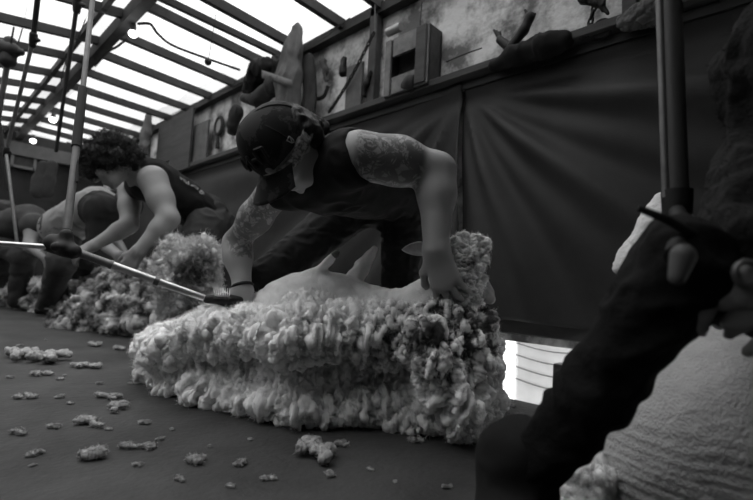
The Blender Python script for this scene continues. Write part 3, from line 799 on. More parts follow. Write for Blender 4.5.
# ------------------------------------------------------------------ his sheep
S3 = thing('sheep', [*onZ(180, 335, 0)[:2], 0], 'woolly sheep with shaggy dark tipped fleece held by the person in the tank top', 'sheep')
stx = {}
RB3 = RB
def stips(V, st):
    X = (V-CAM)@RB.T; c = V-D(190, 275, 2.3)
    return np.clip((fbm(V, .07, 3, 21)+.30)*2.6, 0, 1)*np.exp(-(c**2).sum(1)/.16**2)*.9  # darker patches gathered on the front of the fleece
w3 = [C(D(176, 258, 2.42), D(202, 256, 2.42), .085, .09, .04), C(D(176, 280, 2.42), D(196, 278, 2.42), .10, .10, .05), C(D(184, 300, 2.45), D(178, 315, 2.5), .09, .09, .05)]
body('fleece', w3, .0075, m_wool_far, S3, disp=billow_disp(RB, [(.12, .035, (1, 1, 1)), (.05, .032, (.8, .8, 1.5)), (.026, .015, (1, 1, 1.2))], 41, store=stx), attrs=wdark(stx, .8, stips), fuzz=(40000, .028, .0010))
b3 = onZ(160, 332, 0)
body('body', [C(D(166, 320, 2.55), D(186, 306, 2.58), .085, .09, .05), C(D(190, 306, 2.58), D(200, 265, 2.62), .09, .08, .05)], .01, m_shorn, S3, cuts=[((0, 0, .01), (0, 0, -1))])
body('head', [C(D(200, 268, 2.66), D(212, 282, 2.78), .07, .05, .03), C(D(212, 282, 2.78), D(216, 290, 2.84), .045, .03, .02)], .006, m_face, S3)
# shorn fleece heaped on the floor beside it
def heap(label, pts, rs, seed, cnt=50000, far=False, amt=.9):
    st = {}
    def tips(V, s_): return np.clip((fbm(V, .09, 3, seed)+.18)*2.6, 0, 1)*.75
    pr = chain([onZ(x, y, 0)+UP*z+FW*b for x, y, z, b in pts], rs, .05)
    o = body('fleece_heap', pr, .0085, m_wool_far, None, disp=billow_disp(RB, [(.20, .07, (1, 1, .8)), (.09, .05, (1, 1, 1)), (.045, .028, (1, 1, 1)), (.024, .012, (1, 1, 1))], seed, store=st), attrs=wdark(st, amt, tips),
             cuts=[((0, 0, .012), (0, 0, -1))], fuzz=(cnt, .022, .0011))
    o['category'] = 'wool'; o['label'] = label; return o
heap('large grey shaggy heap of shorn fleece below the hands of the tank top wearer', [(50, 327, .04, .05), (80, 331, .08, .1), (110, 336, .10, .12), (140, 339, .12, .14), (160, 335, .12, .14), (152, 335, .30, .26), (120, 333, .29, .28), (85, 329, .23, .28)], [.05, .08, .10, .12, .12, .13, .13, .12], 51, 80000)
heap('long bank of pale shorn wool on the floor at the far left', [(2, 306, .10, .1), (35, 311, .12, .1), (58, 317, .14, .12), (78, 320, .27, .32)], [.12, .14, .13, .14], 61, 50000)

# ------------------------------------------------------------------ the light-shirted shearer behind
pe = D(62, 228, 3.75); ch = D(97, 207, 3.5)
sL = D(103, 212, 3.28); eL = D(98, 240, 3.2); wL = D(118, 255, 3.1)
sR = D(98, 205, 3.8); eR = D(112, 235, 3.7); wR = D(125, 255, 3.5)
hA = D(64, 238, 3.62); kA = D(62, 262, 3.4); aA = D(48, 300, 3.7)
hB = D(56, 236, 3.9); kB = D(80, 266, 3.8); aB = D(70, 296, 4.0)
aA[2] = aB[2] = .09
base = (aA+aB)/2; base[2] = 0
T2 = thing('person', base, 'person in a pale shirt with a dark sleeve crouching over wool behind the grey downtube', 'person')
torso = [C(ch, pe, .15, .155, .05), C(sL-(sL-sR)*.2, sR-(sR-sL)*.2, .08, .08, .05)]
arms = chain([sL, eL, wL], [.075, .05, .032], .03)+chain([sR, eR, wR], [.075, .05, .032], .03)
hd3 = D(127, 208, 3.35); u3, f3, s3 = head_frame(c2w((.5, .5, .2)), c2w((.5, -.8, .2)))
sk = [C(p[1], p[2], p[3]-.012, p[4]-.012, p[5], p[6]) for p in torso]+arms+chain([hA, kA, aA], [.10, .068, .045], .04)+chain([hB, kB, aB], [.10, .068, .045], .04)
sk += [C(ch, hd3, .06, .055, .03)]+head_prims(hd3, u3, f3, s3, 1.05)+hand_prims(wL, nz(c2w((.6, -.7, 0))), c2w((.1, .4, .9)), 1)+hand_prims(wR, nz(c2w((.6, -.7, 0))), c2w((.1, .4, .9)), -1)
body('body', sk, .009, m_skin, T2)
body('shirt', [C(ch, pe, .158, .163, .05), C(ch, ch+(sR-sL)*.3, .13, .09, .04)], .010, m_grey_tee, T2, disp=wrinkle(.006, .09, (1, 1, 1), 5))
body('sleeve', [C(sL+(ch-sL)*.5, sL, .14, .125, .03), C(sL, eL, .115, .072, .03)], .010, m_shirt, T2, disp=wrinkle(.006, .07, (1, 1, 1), 6))
body('trousers', chain([hA, kA, aA], [.12, .095, .07], .04)+chain([hB, kB, aB], [.12, .095, .07], .04)+[C(pe, (hA+hB)/2, .165, .14, .05)], .010, mat('grey_trousers', .04, .9, var=.2), T2, disp=wrinkle(.007, .09, (1, 1, .6), 7))
body('hair', [E_(hd3+u3*.04-f3*.02, (.09, .11, .085), np.array([s3, f3, u3]), .02)], .009, m_hair, T2, disp=wrinkle(.008, .03, (1, 1, 1), 6))
for a in (aA, aB): shoe('shoe', a, np.array([.8, -.3, 0]), T2, m_black)

# ------------------------------------------------------------------ the furthest shearer, half out of the frame
pe = D(-8, 232, 4.21); ch = D(28, 222, 4.04); sL = D(34, 226, 3.87); eL = D(30, 246, 3.78); wL = D(46, 258, 3.70); sR = D(34, 222, 4.26); eR = D(46, 240, 4.21); wR = D(54, 256, 4.04)
hA = D(-4, 240, 4.13); kA = D(24, 256, 3.96); aA = D(18, 290, 4.04); hB = D(-10, 240, 4.39); kB = D(6, 262, 4.39); aB = D(0, 290, 4.47)
aA[2] = aB[2] = .09; base = (aA+aB)/2; base[2] = 0
T3 = thing('person', base, 'person in dark clothes bent double at the far left end of the stand', 'person')
hd4 = D(58, 226, 3.96); u4, f4, s4 = head_frame(c2w((.6, .5, .2)), c2w((.5, -.8, .2)))
sk = [C(ch, pe, .14, .14, .05)]+chain([sL, eL, wL], [.07, .05, .032], .03)+chain([sR, eR, wR], [.07, .05, .032], .03)+chain([hA, kA, aA], [.09, .06, .045], .04)+chain([hB, kB, aB], [.09, .06, .045], .04)
sk += [C(sL, sR, .075, .075, .05), C(ch, hd4, .06, .055, .03)]+head_prims(hd4, u4, f4, s4, 1.05)+hand_prims(wL, nz(c2w((.6, -.7, 0))), c2w((.1, .4, .9)), 1)+hand_prims(wR, nz(c2w((.6, -.7, 0))), c2w((.1, .4, .9)), -1)
body('body', sk, .011, m_skin, T3)
body('shirt', [C(ch, pe, .155, .155, .05), C(sL, sR, .10, .10, .05)], .012, m_cloth_d, T3, disp=wrinkle(.008, .09, (1, 1, 1), 5))
body('trousers', chain([hA, kA, aA], [.12, .09, .07], .04)+chain([hB, kB, aB], [.12, .09, .07], .04)+[C(pe, (hA+hB)/2, .16, .13, .05)], .012, m_cloth_d, T3, disp=wrinkle(.008, .09, (1, 1, .6), 7))
body('hair', [E_(hd4+u4*.04-f4*.02, (.09, .11, .085), np.array([s4, f4, u4]), .02)], .010, m_hair, T3)

# ------------------------------------------------------------------ the near shearer, right edge
kn = D(684, 264, .54); an = D(516, 525, .66); hp = D(880, 318, .72)
kn2 = D(830, 330, .95); an2 = onZ(800, 560, .09)
an2 = D(860, 520, .98); an2[2] = .09; an[2] = .085
base = (an+an2)/2; base[2] = 0
T4 = thing('person', base, 'dark-clothed person at the right edge whose bent trouser leg crosses the foreground', 'person')
shN = D(800, 60, .60); elN = D(784, 150, .60); wrN = D(750, 234, .53)
chN = D(880, 90, .78); peN = D(930, 270, .88); sh2 = D(960, 40, .95); el2 = D(900, 250, .7); wr2 = D(842, 330, .52)
leg = chain([hp, kn, an], [.085, .050, .036], .03)+chain([peN+UP*-.05, kn2, an2], [.095, .062, .045], .03)
tors = [C(chN, peN, .14, .13, .05), C(shN, sh2, .075, .075, .05)]
armN = chain([shN, elN, wrN], [.055, .042, .028], .02)+chain([sh2, el2, wr2], [.055, .042, .028], .02)
hdN = D(860, -120, .66); uN, fN, sN = head_frame(c2w((-.3, .9, .1)), c2w((-.6, -.6, .3)))
sk = [C(p[1], p[2], p[3]-.014, p[4]-.014, p[5]) for p in tors+leg]+armN+[C(chN+(shN-chN)*.4, hdN, .06, .055, .03)]+head_prims(hdN, uN, fN, sN)
sk += hand_prims(wrN, nz(c2w((-.80, -.55, .1))), c2w((-.3, .7, .6)), -1, curl=(.5, .7, .6), sc=.95)
sk += hand_prims(wr2, nz(c2w((-.75, .2, .4))), c2w((.1, .6, .7)), 1, curl=(.6, .8, .6), sc=1.)
body('body', sk, .004, m_skin, T4)
body('trousers', chain([hp, kn], [.090, .054], .03)+chain([kn, (kn+an)/2+c2w((.25, 0, 0))*.02, an+UP*.01], [.052, .044, .040], .02)+chain([peN+UP*-.05, kn2, an2], [.12, .08, .06], .03)+[C(peN, hp, .145, .12, .05)], .005, m_trousers, T4, disp=wrinkle(.006, .04, (1, 1, 1), 12, .0015))
body('jumper', [C(chN, peN, .155, .145, .05), C(shN, sh2, .09, .09, .05)]+chain([shN, elN, wrN+(wrN-elN)*.10], [.078, .064, .046], .02)+chain([sh2, el2, wr2+(el2-wr2)*.15], [.075, .06, .042], .02), .005, mat('black_jumper', .010, .95, var=.4, scale=30, bump=.6, bscale=120), T4, disp=wrinkle(.010, .04, (1, 1, 1), 22, .003), fuzz=(6000, .010, .0006))
body('hair', [E_(hdN-fN*.015+uN*.04, (.085, .105, .08), np.array([sN, fN, uN]), .02)], .006, m_hair, T4)
for a, d in ((an, c2w((-.4, 0, .9))), (an2, c2w((-.8, 0, .5)))):
    d = nz([d[0], d[1], 0]); p = np.array([a[0], a[1], 0])
    body('moccasin', [C(p-d*.05+UP*.05, p+d*.05+UP*.05, .05, .052, k=.03), C(p+d*.06+UP*.042, p+d*.16+UP*.038, .046, .036, k=.03), C(p+UP*.07, p+UP*.14, .055, .058, k=.02)], .006, mat('felt_moccasin', .006, .95, var=.3, scale=30), T4, cuts=[((0, 0, .004), (0, 0, -1))], disp=wrinkle(.004, .05, (1, 1, 1), 3))

# the sheep under the near shearer
cN = D(772, 478, .76); 
S4 = thing('sheep', [cN[0], cN[1], 0], 'closely shorn sheep with a ridged round flank at the bottom right corner', 'sheep')
def rdisp(V, Q):
    n = normals(V, Q); L = (V-cN)@RB.T
    ph = L[:, 2]/.016+2.2*fbm(L, .12, 2, 4)+1.2*L[:, 0]/.10*0
    band = np.clip(1.2-np.abs(L[:, 2]-.0)/.11, 0, 1)
    return V+n*(.0022*band*np.sin(ph*2*math.pi*.9)+.004*fbm(L, .06, 3, 8)+.0012*vn(L, .006, 3))[:, None]
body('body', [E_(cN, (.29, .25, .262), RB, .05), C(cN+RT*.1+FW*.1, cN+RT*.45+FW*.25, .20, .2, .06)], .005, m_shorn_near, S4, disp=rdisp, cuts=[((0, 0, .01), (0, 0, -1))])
stn = {}
body('fleece', [C(D(592, 478, .74), D(575, 520, .74), .035, .045, .02), C(D(575, 520, .74), D(560, 570, .76), .045, .06, .03), C(D(600, 520, .78), D(590, 600, .8), .05, .06, .03)], .004, m_wool, S4, disp=wool_disp(RB, [(.04, .012, (1, 1, 1)), (.018, .007, (1, 1, 1.3)), (.007, .003, (1, 1, 1))], 91, store=stn), attrs=wdark(stn, .3), fuzz=(9000, .010, .0004), cuts=[((0, 0, .01), (0, 0, -1))])
stn2 = {}
body('rump_wool', [C(D(640, 266, .92), D(666, 206, .92), .045, .028, .03), C(D(690, 300, .95), D(672, 225, .92), .08, .035, .03), C(D(720, 420, .95), D(690, 300, .95), .13, .08, .05)], .004, m_shorn, S4, disp=wool_disp(RB, [(.04, .006, (1, 1, 1)), (.012, .004, (1, 1, 1))], 95, store=stn2))
body('wool_edge', [C(D(718, 322, .60), D(760, 316, .60), .009, .011, .01)], .003, m_wool, S4, disp=wool_disp(RB, [(.012, .004, (1, 1, 1)), (.006, .002, (1, 1, 1))], 96, store={}), attrs=lambda V, n: {'wool_dark': np.zeros(len(V))})
#@@PART4
# ------------------------------------------------------------------ shearing gear
def rod(name, pts, r, m, parent, n=12):
    mb = MB(); mb.tube(pts, r, n); return mb.build(name, m, parent, smooth=True)
def ball(name, c, r, m, parent, sx=(1, 1, 1), res=None):
    mb = MB(); c = np.array(c, float); P = []
    for i in range(13):
        th = math.pi*i/12
        for j in range(20):
            ph = 2*math.pi*j/20; P.append(c+r*np.array([sx[0]*math.sin(th)*math.cos(ph), sx[1]*math.sin(th)*math.sin(ph), sx[2]*math.cos(th)]))
    mb.add(P, [(i*20+j, i*20+(j+1) % 20, (i+1)*20+(j+1) % 20, (i+1)*20+j) for i in range(12) for j in range(20)])
    return mb.build(name, m, parent, smooth=True)
def to_roof(a, b):       # the point where the tube from b through a meets the rafters
    a = np.array(a); b = np.array(b); return b+(a-b)*((2.0-b[2])/(a[2]-b[2]))
# gear of the capped shearer: drop tube from the roof, elbow, lower tube to the handpiece
jt = D(65, 248, 1.18); top = D(99, -60, 1.55); mid = D(83, 88, 1.36); hpc = D(207, 299, 1.33); tail = D(-6, 243, 1.12); top = to_roof(top, mid)
G1 = thing('shearing_gear', [jt[0], jt[1], 0], 'shearing downtube with black elbow joint and bright lower tube leading to the capped shearer', 'shearing gear')
rod('drop_tube', [top, mid], .0075, m_dullsteel, G1)
rod('tube_sleeve', [mid+(jt-mid)*.0, mid+(jt-mid)*.40], [.012, .013], m_black, G1)
rod('lower_sleeve', [mid+(jt-mid)*.34, mid+(jt-mid)*.9], [.009, .011], m_dullsteel, G1)
rod('gut_shaft', [mid+(jt-mid)*.62+RT*.012, mid+(jt-mid)*.40+RT*.0, mid+(jt-mid)*.30-RT*.004], .005, m_black, G1)
body('elbow_joint', [C(jt-RT*.03+UP*.01, jt+RT*.022-UP*.008, .026, .020, .012), C(jt, jt+UP*.035, .020, .016, .01), C(jt-FW*.02, jt-FW*.035, .014, .012, .01)], .003, m_black, G1)
bolt = MB(); bolt.lathe(jt-FW*.046, [(.0, -.006), (.008, -.006), (.010, 0), (.010, .01)], FW, 16); bolt.build('elbow_hub', m_dullsteel, G1, smooth=True)
lt_ = hpc-jt
rod('lower_tube', [jt+lt_*.08, jt+lt_*.30], [.011, .011], m_dullsteel, G1); rod('bright_tube', [jt+lt_*.28, jt+lt_*.62, jt+lt_*.985], [.0105, .0100, .0095], m_steel, G1)
rod('tube_collar', [jt+lt_*.60, jt+lt_*.635], .0125, m_dullsteel, G1); rod('tube_collar', [jt+lt_*.29, jt+lt_*.31], .0125, m_dullsteel, G1)
rod('side_tube', [tail, tail+(jt-tail)*.96], [.0062, .0072], m_steel, G1); rod('tube_cap', [tail-(jt-tail)*.02, tail+(jt-tail)*.05], .010, m_black, G1)
# handpiece
G2 = thing('shearing_handpiece', hpc, 'black shearing handpiece with pale comb held beside the wristband', 'handpiece')
hp_e = D(240, 300, 1.36)
body('grip', [C(hpc, hpc+(hp_e-hpc)*.5, .013, .017, .01), C(hpc+(hp_e-hpc)*.5, hp_e, .017, .014, .01)], .003, m_black, G2)
cm = MB(); cb = D(222, 297, 1.33)
for i in range(9): cm.tube([cb+RT*(-.02+.005*i), cb+RT*(-.024+.006*i)+UP*.028-FW*.01], [.0022, .0008], 5)
cm.box(cb+RT*.002-UP*.002, (.052, .014, .006), (RT, FW, UP)); cm.build('comb', m_brightsteel, G2)
# other downtubes
def downtube(label, pts, rs, m, joints=(), nm='downtube'):
    pts[0] = to_roof(pts[0], pts[1])
    t = thing(nm, [pts[0][0], pts[0][1], pts[-1][2]], label, 'downtube')
    for i in range(len(pts)-1): rod('tube', [pts[i], pts[i+1]], rs[i], m[i], t)
    for (p, r, a) in joints:
        body('joint', [C(p-nz(a)*r*1.3, p+nz(a)*r*1.3, r, r*.85, .01), C(p, p+RT*r*1.6, r*.7, r*.5, .01)], .004, m_black, t)
    return t
a = D(42, -40, 2.1); b = D(33, 40, 2.2); c = D(6, 152, 2.35); d = D(17, 242, 2.35)
downtube('thin pale jointed downtube at far left, bending sharply above the wool', [a, b, c, d], [.012, .009, .008], [m_black, m_dullsteel, m_steel], [(b, .018, b-a), (c, .014, c-b)])
a = D(80, -40, 2.5); b = D(77, 5, 2.55); c = D(66, 82, 2.6); d = D(56, 152, 2.65)
downtube('thin black downtube with a round knuckle hanging between the two pale ones', [a, b, c, d], [.010, .012, .010], [m_black]*3, [(b, .024, b-a)])
a = D(18, 4, 3.0); b = D(8, 60, 3.1); c = D(-2, 118, 3.2); d = D(8, 190, 3.2)
downtube('grey downtube under a dark motor at the far left edge', [a, b, c, d], [.006, .018, .016], [m_black, m_dullsteel, m_black], [(b+UP*.06, .05, UP)])
m1 = D(4, 47, 3.1)
body('shearing_motor', [C(m1-RT*.07, m1+RT*.06-UP*.02, .062, .05, .02), C(m1, m1-UP*.09, .04, .03, .02)], .006, m_black, None); o = bpy.data.objects['shearing_motor']; tag(o, 'dark round shearing motor hanging under the roof at the left edge', 'motor')
# near downtube with hub elbow and handpiece
pT = D(668, -60, .74); pB = D(677, 198, .70); pT = to_roof(pT, pB)
G5 = thing('shearing_gear', [pB[0], pB[1], 0], 'thick blurred downtube in front of the right-hand tarp with a round-hubbed elbow', 'shearing gear')
rod('outer_tube', [pT, pB], .0165, mat('painted_tube', .05, .5, spec=.4), G5, 20); rod('guide_bar', [pT-RT*.017, pB-RT*.017], .006, m_dullsteel, G5)
rod('tube_collar', [pB+UP*.012, pB-UP*.03], [.022, .020], m_black, G5, 20)
k1 = D(683, 256, .46)
rod('drop_link', [pB-UP*.02, (pB+k1)/2-UP*.008+RT*.004, k1+FW*.01], [.012, .012, .012], m_black, G5)
hb = MB(); hb.lathe(k1, [(.0005, -.008), (.007, -.008), (.0075, -.006), (.0085, -.006), (.0125, -.006), (.0145, -.003), (.0145, .008)], FW, 28)
hb.build('elbow_hub', mat('elbow_paint', .10, .55, var=.2, scale=80), G5, smooth=True)
body('elbow_lug', [C(k1, k1-UP*.022-RT*.006, .0125, .0085, .004)], .002, mat('lug_paint', .08, .6), G5)
wk = D(676, 226, .47)
rod('gut_guard', [D(638, 208, .50), D(668, 220, .49), D(700, 238, .50)], [.004, .005, .005], m_black, G5)
k2 = D(742, 274, .50)
G6 = thing('shearing_handpiece', k2-UP*.03, 'worn metal shearing handpiece at the right edge, tension knob on top', 'handpiece')
m_hp = mat('handpiece_metal', .28, .5, var=.25, scale=60)
body('casing', [C(k2, k2+RT*.06-UP*.0, .022, .024, .01), C(k2-UP*.01, D(722, 300, .50), .022, .012, .012), C(D(722, 300, .50), D(716, 280, .50), .010, .005, .005), C(k2-UP*.02, k2+RT*.03-UP*.035, .022, .02, .01)], .0025, m_hp, G6)
kb = MB(); kb.torus(D(747, 274, .475), .013, .0035, RT, UP, 28, 8); kb.build('knob_ring', m_dullsteel, G6, smooth=True); kb = MB(); kb.lathe(D(747, 274, .48), [(.001, -.004), (.008, -.004), (.010, 0), (.010, .01)], FW, 20); kb.build('tension_knob', m_dullsteel, G6, smooth=True)

# ------------------------------------------------------------------ lamps and cords on the ridge
m_bulb = emit('bulb_glow', 5.)
for (px, py, t, lab) in ((133, 34, 2.85, 'lit bulb in a wide holder on the ridge beam, nearest of the three bulbs'), (53, 120, 4.6, 'lit bulb on the ridge beam, second of the three bulbs'), (33, 141, 5.3, 'small lit bulb against the far header board')):
    p = D(px, py, t); T = thing('light_bulb', p, lab, 'light')
    r = .026 if t < 4 else .032
    ball('glass_bulb', p, r, m_bulb, T, (1, 1, .85))
    mb = MB(); mb.lathe(p+UP*r*.7, [(r*.6, 0), (r*.65, .03), (r*.5, .05)], UP, 16); mb.build('holder', m_grey, T, smooth=True)
    if t < 4:
        mb = MB(); mb.lathe(p+UP*.058, [(.001, 0), (.055, 0), (.06, .008), (.05, .018), (.001, .022)], UP, 24); mb.build('mounting_plate', m_dullsteel, T, smooth=True)
    li = bpy.data.lights.new('bulb_light', 'POINT'); li.energy = .6; li.shadow_soft_size = .03; lo_ = bpy.data.objects.new('bulb_light', li); COL.objects.link(lo_); lo_.location = Vector(p-UP*.05)
def cord(name, pts, r, m, label, cat='cord', sub=6):
    P = []; pts = [np.array(p, float) for p in pts]
    for i in range(len(pts)-1):
        p0, p1, p2, p3 = pts[max(i-1, 0)], pts[i], pts[i+1], pts[min(i+2, len(pts)-1)]
        for k in range(sub):
            t = k/sub; P.append(.5*((2*p1)+(p2-p0)*t+(2*p0-5*p1+4*p2-p3)*t*t+(3*p1-p0-3*p2+p3)*t**3))
    P.append(pts[-1]); mb = MB(); mb.tube(P, r, 6); o = mb.build(name, m, None, smooth=True); return tag(o, label, cat)
cord('power_cable', [onZ(138, 24, 1.93), onZ(150, 24, 1.93), onZ(158, 34, 1.90), onZ(172, 45, 1.91), onZ(200, 56, 1.91), onZ(240, 70, 1.91)], .009, m_black, 'thick black cable looping from the nearest bulb holder along a rafter', 'cable')
cord('power_cable', [onZ(128, 38, 1.90), onZ(118, 46, 1.88), onZ(108, 52, 1.90), onZ(95, 66, 1.92)], .008, m_black, 'black cable sagging left from the nearest bulb holder along the ridge', 'cable')
p0 = D(216, 14, 2.62); p1 = D(208, 62, 2.62)
T = thing('pull_cord', p1, 'thin pull cord with a dark ball knob hanging from a rafter', 'cord')
rod('string', [p0, p1], .0022, m_black, T, 5); ball('ball_knob', p1, .020, m_black, T)
cord('hook_cord', [D(164, -10, 3.0), D(167, 16, 3.0), D(171, 14, 3.0), D(174, -10, 3.0)], .002, m_black, 'fine looped wire hanging near the top, left of the pull cord', 'cord')
for q in range(3):
    cord('roof_wire', [onX(350-q*6, 18+q*5, 1.66-q*.02), onX(270, 68+q*2, 1.7), onX(215, 94, 1.7), onX(160, 120, 1.7)], .003, m_black, ('thin wire sagging along the eave above the plaster wall, topmost of three', 'thin wire along the eave above the plaster wall, middle of three', 'thin wire along the eave above the plaster wall, lowest of three')[q], 'wire')
cord('roof_wire', [D(30, -10, 3.0), D(22, 30, 3.1), D(12, 60, 3.1)], .004, m_black, 'thin dark wire at the top left corner leading to the motor', 'wire')
cord('roof_wire', [D(92, 2, 3.0), D(78, 38, 3.05), D(66, 62, 3.1), D(60, 85, 3.1)], .004, m_black, 'thin wire running beside the black downtube', 'wire')

# ------------------------------------------------------------------ things on the plaster wall
OUT = np.array([-1., 0, 0])
def hang(name, pts, rs, m, label, cat, seed=1, res=.007, amp=.010, sc=.05, flat=None, st=(1, 1, 3), parts=None, parent=None):
    pr = chain([np.array(p) for p in pts], rs, .03, flat)
    o = body(name, pr, res, m, parent, disp=wrinkle(amp, sc, st, seed))
    if parent is None: tag(o, label, cat)
    return o
SQ = (np.array([1., 0, 0]), 2.0)
X1 = 1.62
# big towel by the shearer's cap
T = thing('hanging_towel', onX(290, 112, X1), 'long grey towel hanging from a cord beside the roof edge, tallest of the hanging cloths', 'towel')
hang('cloth', [onX(297, 30, X1), onX(292, 52, X1), onX(288, 80, X1), onX(286, 118, X1)], [.035, .075, .105, .115], m_cloth, '', '', 3, .007, .016, .045, SQ, (1, 1, 4), parent=T)
rod('cord', [onX(298, 30, X1), onX(302, -20, X1)], .003, m_grey, T, 6)
hang('dark_towel', [onX(309, 62, 1.7), onX(309, 112, 1.7)], [.05, .06], m_cloth_d, 'dark towel hanging close behind the tall grey one', 'towel', 5, .008, .01, .05, SQ)
T = thing('hanging_towel', onX(148, 165, X1), 'narrow grey towel hanging on a cord above the curly haired person', 'towel')
hang('cloth', [onX(149, 112, X1), onX(146, 135, X1), onX(143, 168, X1)], [.03, .07, .085], m_cloth, '', '', 13, .009, .016, .05, SQ, (1, 1, 4), parent=T)
rod('cord', [onX(149, 112, X1), onX(153, 80, X1+.1)], .004, m_grey, T, 6)
hang('hanging_towel', [onX(72, 132, X1), onX(69, 160, X1), onX(68, 195, X1)], [.06, .13, .15], m_cloth_d, 'dark cloth hanging at the far end of the wall beside the end header board', 'towel', 17, .012, .02, .08, SQ)
# jackets and caps
T = thing('hung_jacket', onX(262, 105, 1.66), 'bundle of dark jackets hung on the wall with a light strap across', 'jacket')
hang('cloth', [onX(282, 66, 1.66), onX(262, 72, 1.64), onX(252, 88, 1.64)], [.06, .075, .06], m_shirt, '', '', 23, .006, .020, .04, parent=T)
hang('sleeve', [onX(275, 84, 1.6), onX(258, 100, 1.6), onX(244, 98, 1.62)], [.06, .045, .025], m_cloth_d, '', '', 24, .007, .01, .05, parent=T)
mb = MB(); P = []
for i in range(10):
    t = i/9
    for j in range(2):
        P.append(onX(262+30*t, 72+10*t+(j*8-2), 1.545+.01*math.sin(t*5)))
mb.grid(P, 10, 2); mb.build('strap', m_grey, T, smooth=True, solid=.004)
hang('wall_cloth', [onX(236, 112, 1.7), onX(232, 130, 1.72)], [.05, .04], m_cloth_d, 'small dark cloth pinned left of the cap', 'cloth', 27, .008, .012, .04)
# round hand mirror
c_ = onX(219, 126, WX-.03); T = thing('hand_mirror', onX(218, 160, WX-.03), 'oval hand mirror with dark rim and handle leaning on the plaster left of the cap', 'mirror')
mb = MB(); mb.torus(c_, .075, .016, (0, 1, 0), (0, 0, 1), 28, 8, sx=.8); mb.build('rim', m_cloth_d, T, smooth=True)
mb = MB(); mb.tube([c_+np.array([-.004, 0, 0]), c_+np.array([.004, 0, 0])], [.068, .068], 28); mb.build('glass', mat('mirror_face', .22, .4), T)
rod('handle', [c_-UP*.08, c_-UP*.20], [.014, .020], m_cloth_d, T, 8)
# boards
def board(label, x0, y0, x1, y1, X, m, th=.02, name='wooden_board'):
    a = onX(x0, y0, X); b = onX(x1, y1, X); mb = MB(); mb.box((X, (a[1]+b[1])/2, (a[2]+b[2])/2), (th, abs(a[1]-b[1]), abs(a[2]-b[2])), bev=.003)
    o = mb.build(name, m, None); return tag(o, label, 'board')
board('grey upright board leaning on the wall left of the oval mirror', 195, 126, 206, 162, 1.74, m_grey)
board('grey upright board on the ledge left of the wooden wall cabinet', 348, 68, 361, 112, 1.74, m_grey)
board('tall dark board standing on the ledge right of the narrow grey towel', 174, 118, 189, 168, 1.70, m_timber)
board('dark sloping panel behind the curly haired person, next to the narrow grey towel', 160, 125, 172, 160, 1.72, m_timber)
# wooden wall cabinet with a bottle in its opening
ca = onX(386, 36, 1.68); cb_ = onX(426, 92, 1.68); yA, yB = cb_[1], ca[1]; zA, zB = onX(405, 88, 1.68)[2]-.01, onX(405, 33, 1.68)[2]
T = thing('wall_cabinet', [1.7, (yA+yB)/2, zA], 'small wooden wall cabinet with an open compartment, standing on the ledge', 'cabinet')
yc = (yA+yB)/2; zc = (zA+zB)/2; m_cab = mat('cabinet_wood', .14, .7, var=.35, scale=12, bump=.3)
w_ = yB-yA; h_ = zB-zA; mb = MB()
mb.box((1.788, yc, zc), (.012, w_, h_)); mb.box((1.74, yA+.006, zc), (.10, .012, h_)); mb.box((1.74, yB-.006, zc), (.10, .012, h_))
mb.box((1.74, yc, zA+h_*.29), (.10, w_*.95, .012)); mb.box((1.74, yc, zB-.006), (.10, w_*.95, .012)); mb.box((1.74, yc, zA+.006), (.10, w_*.95, .012)); mb.build('carcass', m_timber, T)
mb = MB()
mb.box((1.69, yA+w_*.12, zc), (.02, w_*.24, h_), bev=.003); mb.box((1.69, yB-w_*.07, zc), (.02, w_*.14, h_), bev=.003); mb.box((1.69, yc, zB-h_*.17), (.02, w_*.62, h_*.34), bev=.003); mb.box((1.69, yc, zA+h_*.15), (.02, w_*.62, h_*.30), bev=.003)
mb.build('front_frame', m_cab, T)
mb = MB(); mb.box((1.672, yA+w_*.13, zc), (.014, w_*.22, h_*.96), bev=.003); mb.build('door_edge', m_timber, T)
T2_ = thing('bottle', [1.715, yc-w_*.14, zA+h_*.29+.0065], 'small pale bottle standing in the opening of the wooden wall cabinet', 'bottle')
mb = MB(); mb.lathe((1.715, yc-w_*.14, zA+h_*.29+.0065), [(.001, 0), (.016, 0), (.017, .005), (.017, .05), (.008, .065), (.008, .078), (.001, .079)], UP, 18); mb.build('flask', mat('dim_glass', .20, .4), T2_, smooth=True)
T2_ = thing('jar', onX(397, 34, 1.70), 'pale tin lying on its side on top of the wooden wall cabinet', 'tin')
j0 = onX(394, 30, 1.70); mb = MB(); mb.tube([j0+np.array([0, .045, 0]), j0-np.array([0, .05, 0])], .024, 20); mb.build('tin_body', mat('tin_metal', .35, .4, metal=.5), T2_, smooth=True)
# chains
def chainlinks(name, a, b, sag, n, label, r=.013, wire=.0048):
    t = thing(name, b, label, 'chain'); a = np.array(a); b = np.array(b); P = []
    mbl = MB()
    for i in range(n):
        u = (i+.5)/n; p = a+(b-a)*u-UP*sag*4*u*(1-u); u2 = u+.01; q = a+(b-a)*u2-UP*sag*4*u2*(1-u2); d = nz(q-p)
        s_ = nz(np.cross(d, OUT)) if i % 2 else nz(np.cross(d, np.cross(d, OUT)))
        mbl.torus(p, r, wire, d, s_, 10, 5, sx=1.25, sy=.62)
    o = mbl.build('links', m_black, t, smooth=True); o['kind'] = 'stuff'; return t
cA = onX(374, 32, 1.70); cB = onX(329, 112, 1.72)
chainlinks('hanging_chain', cA, cB, .03, int(np.linalg.norm(cA-cB)/.023), 'steel chain hanging diagonally across the plaster left of the wooden cabinet')
cA = onX(597, -4, 1.70); cB = onX(586, 38, 1.72)
chainlinks('hanging_chain', cA, cB, .004, int(np.linalg.norm(cA-cB)/.023), 'short steel chain hanging at the top above the ledge beside a round disc')
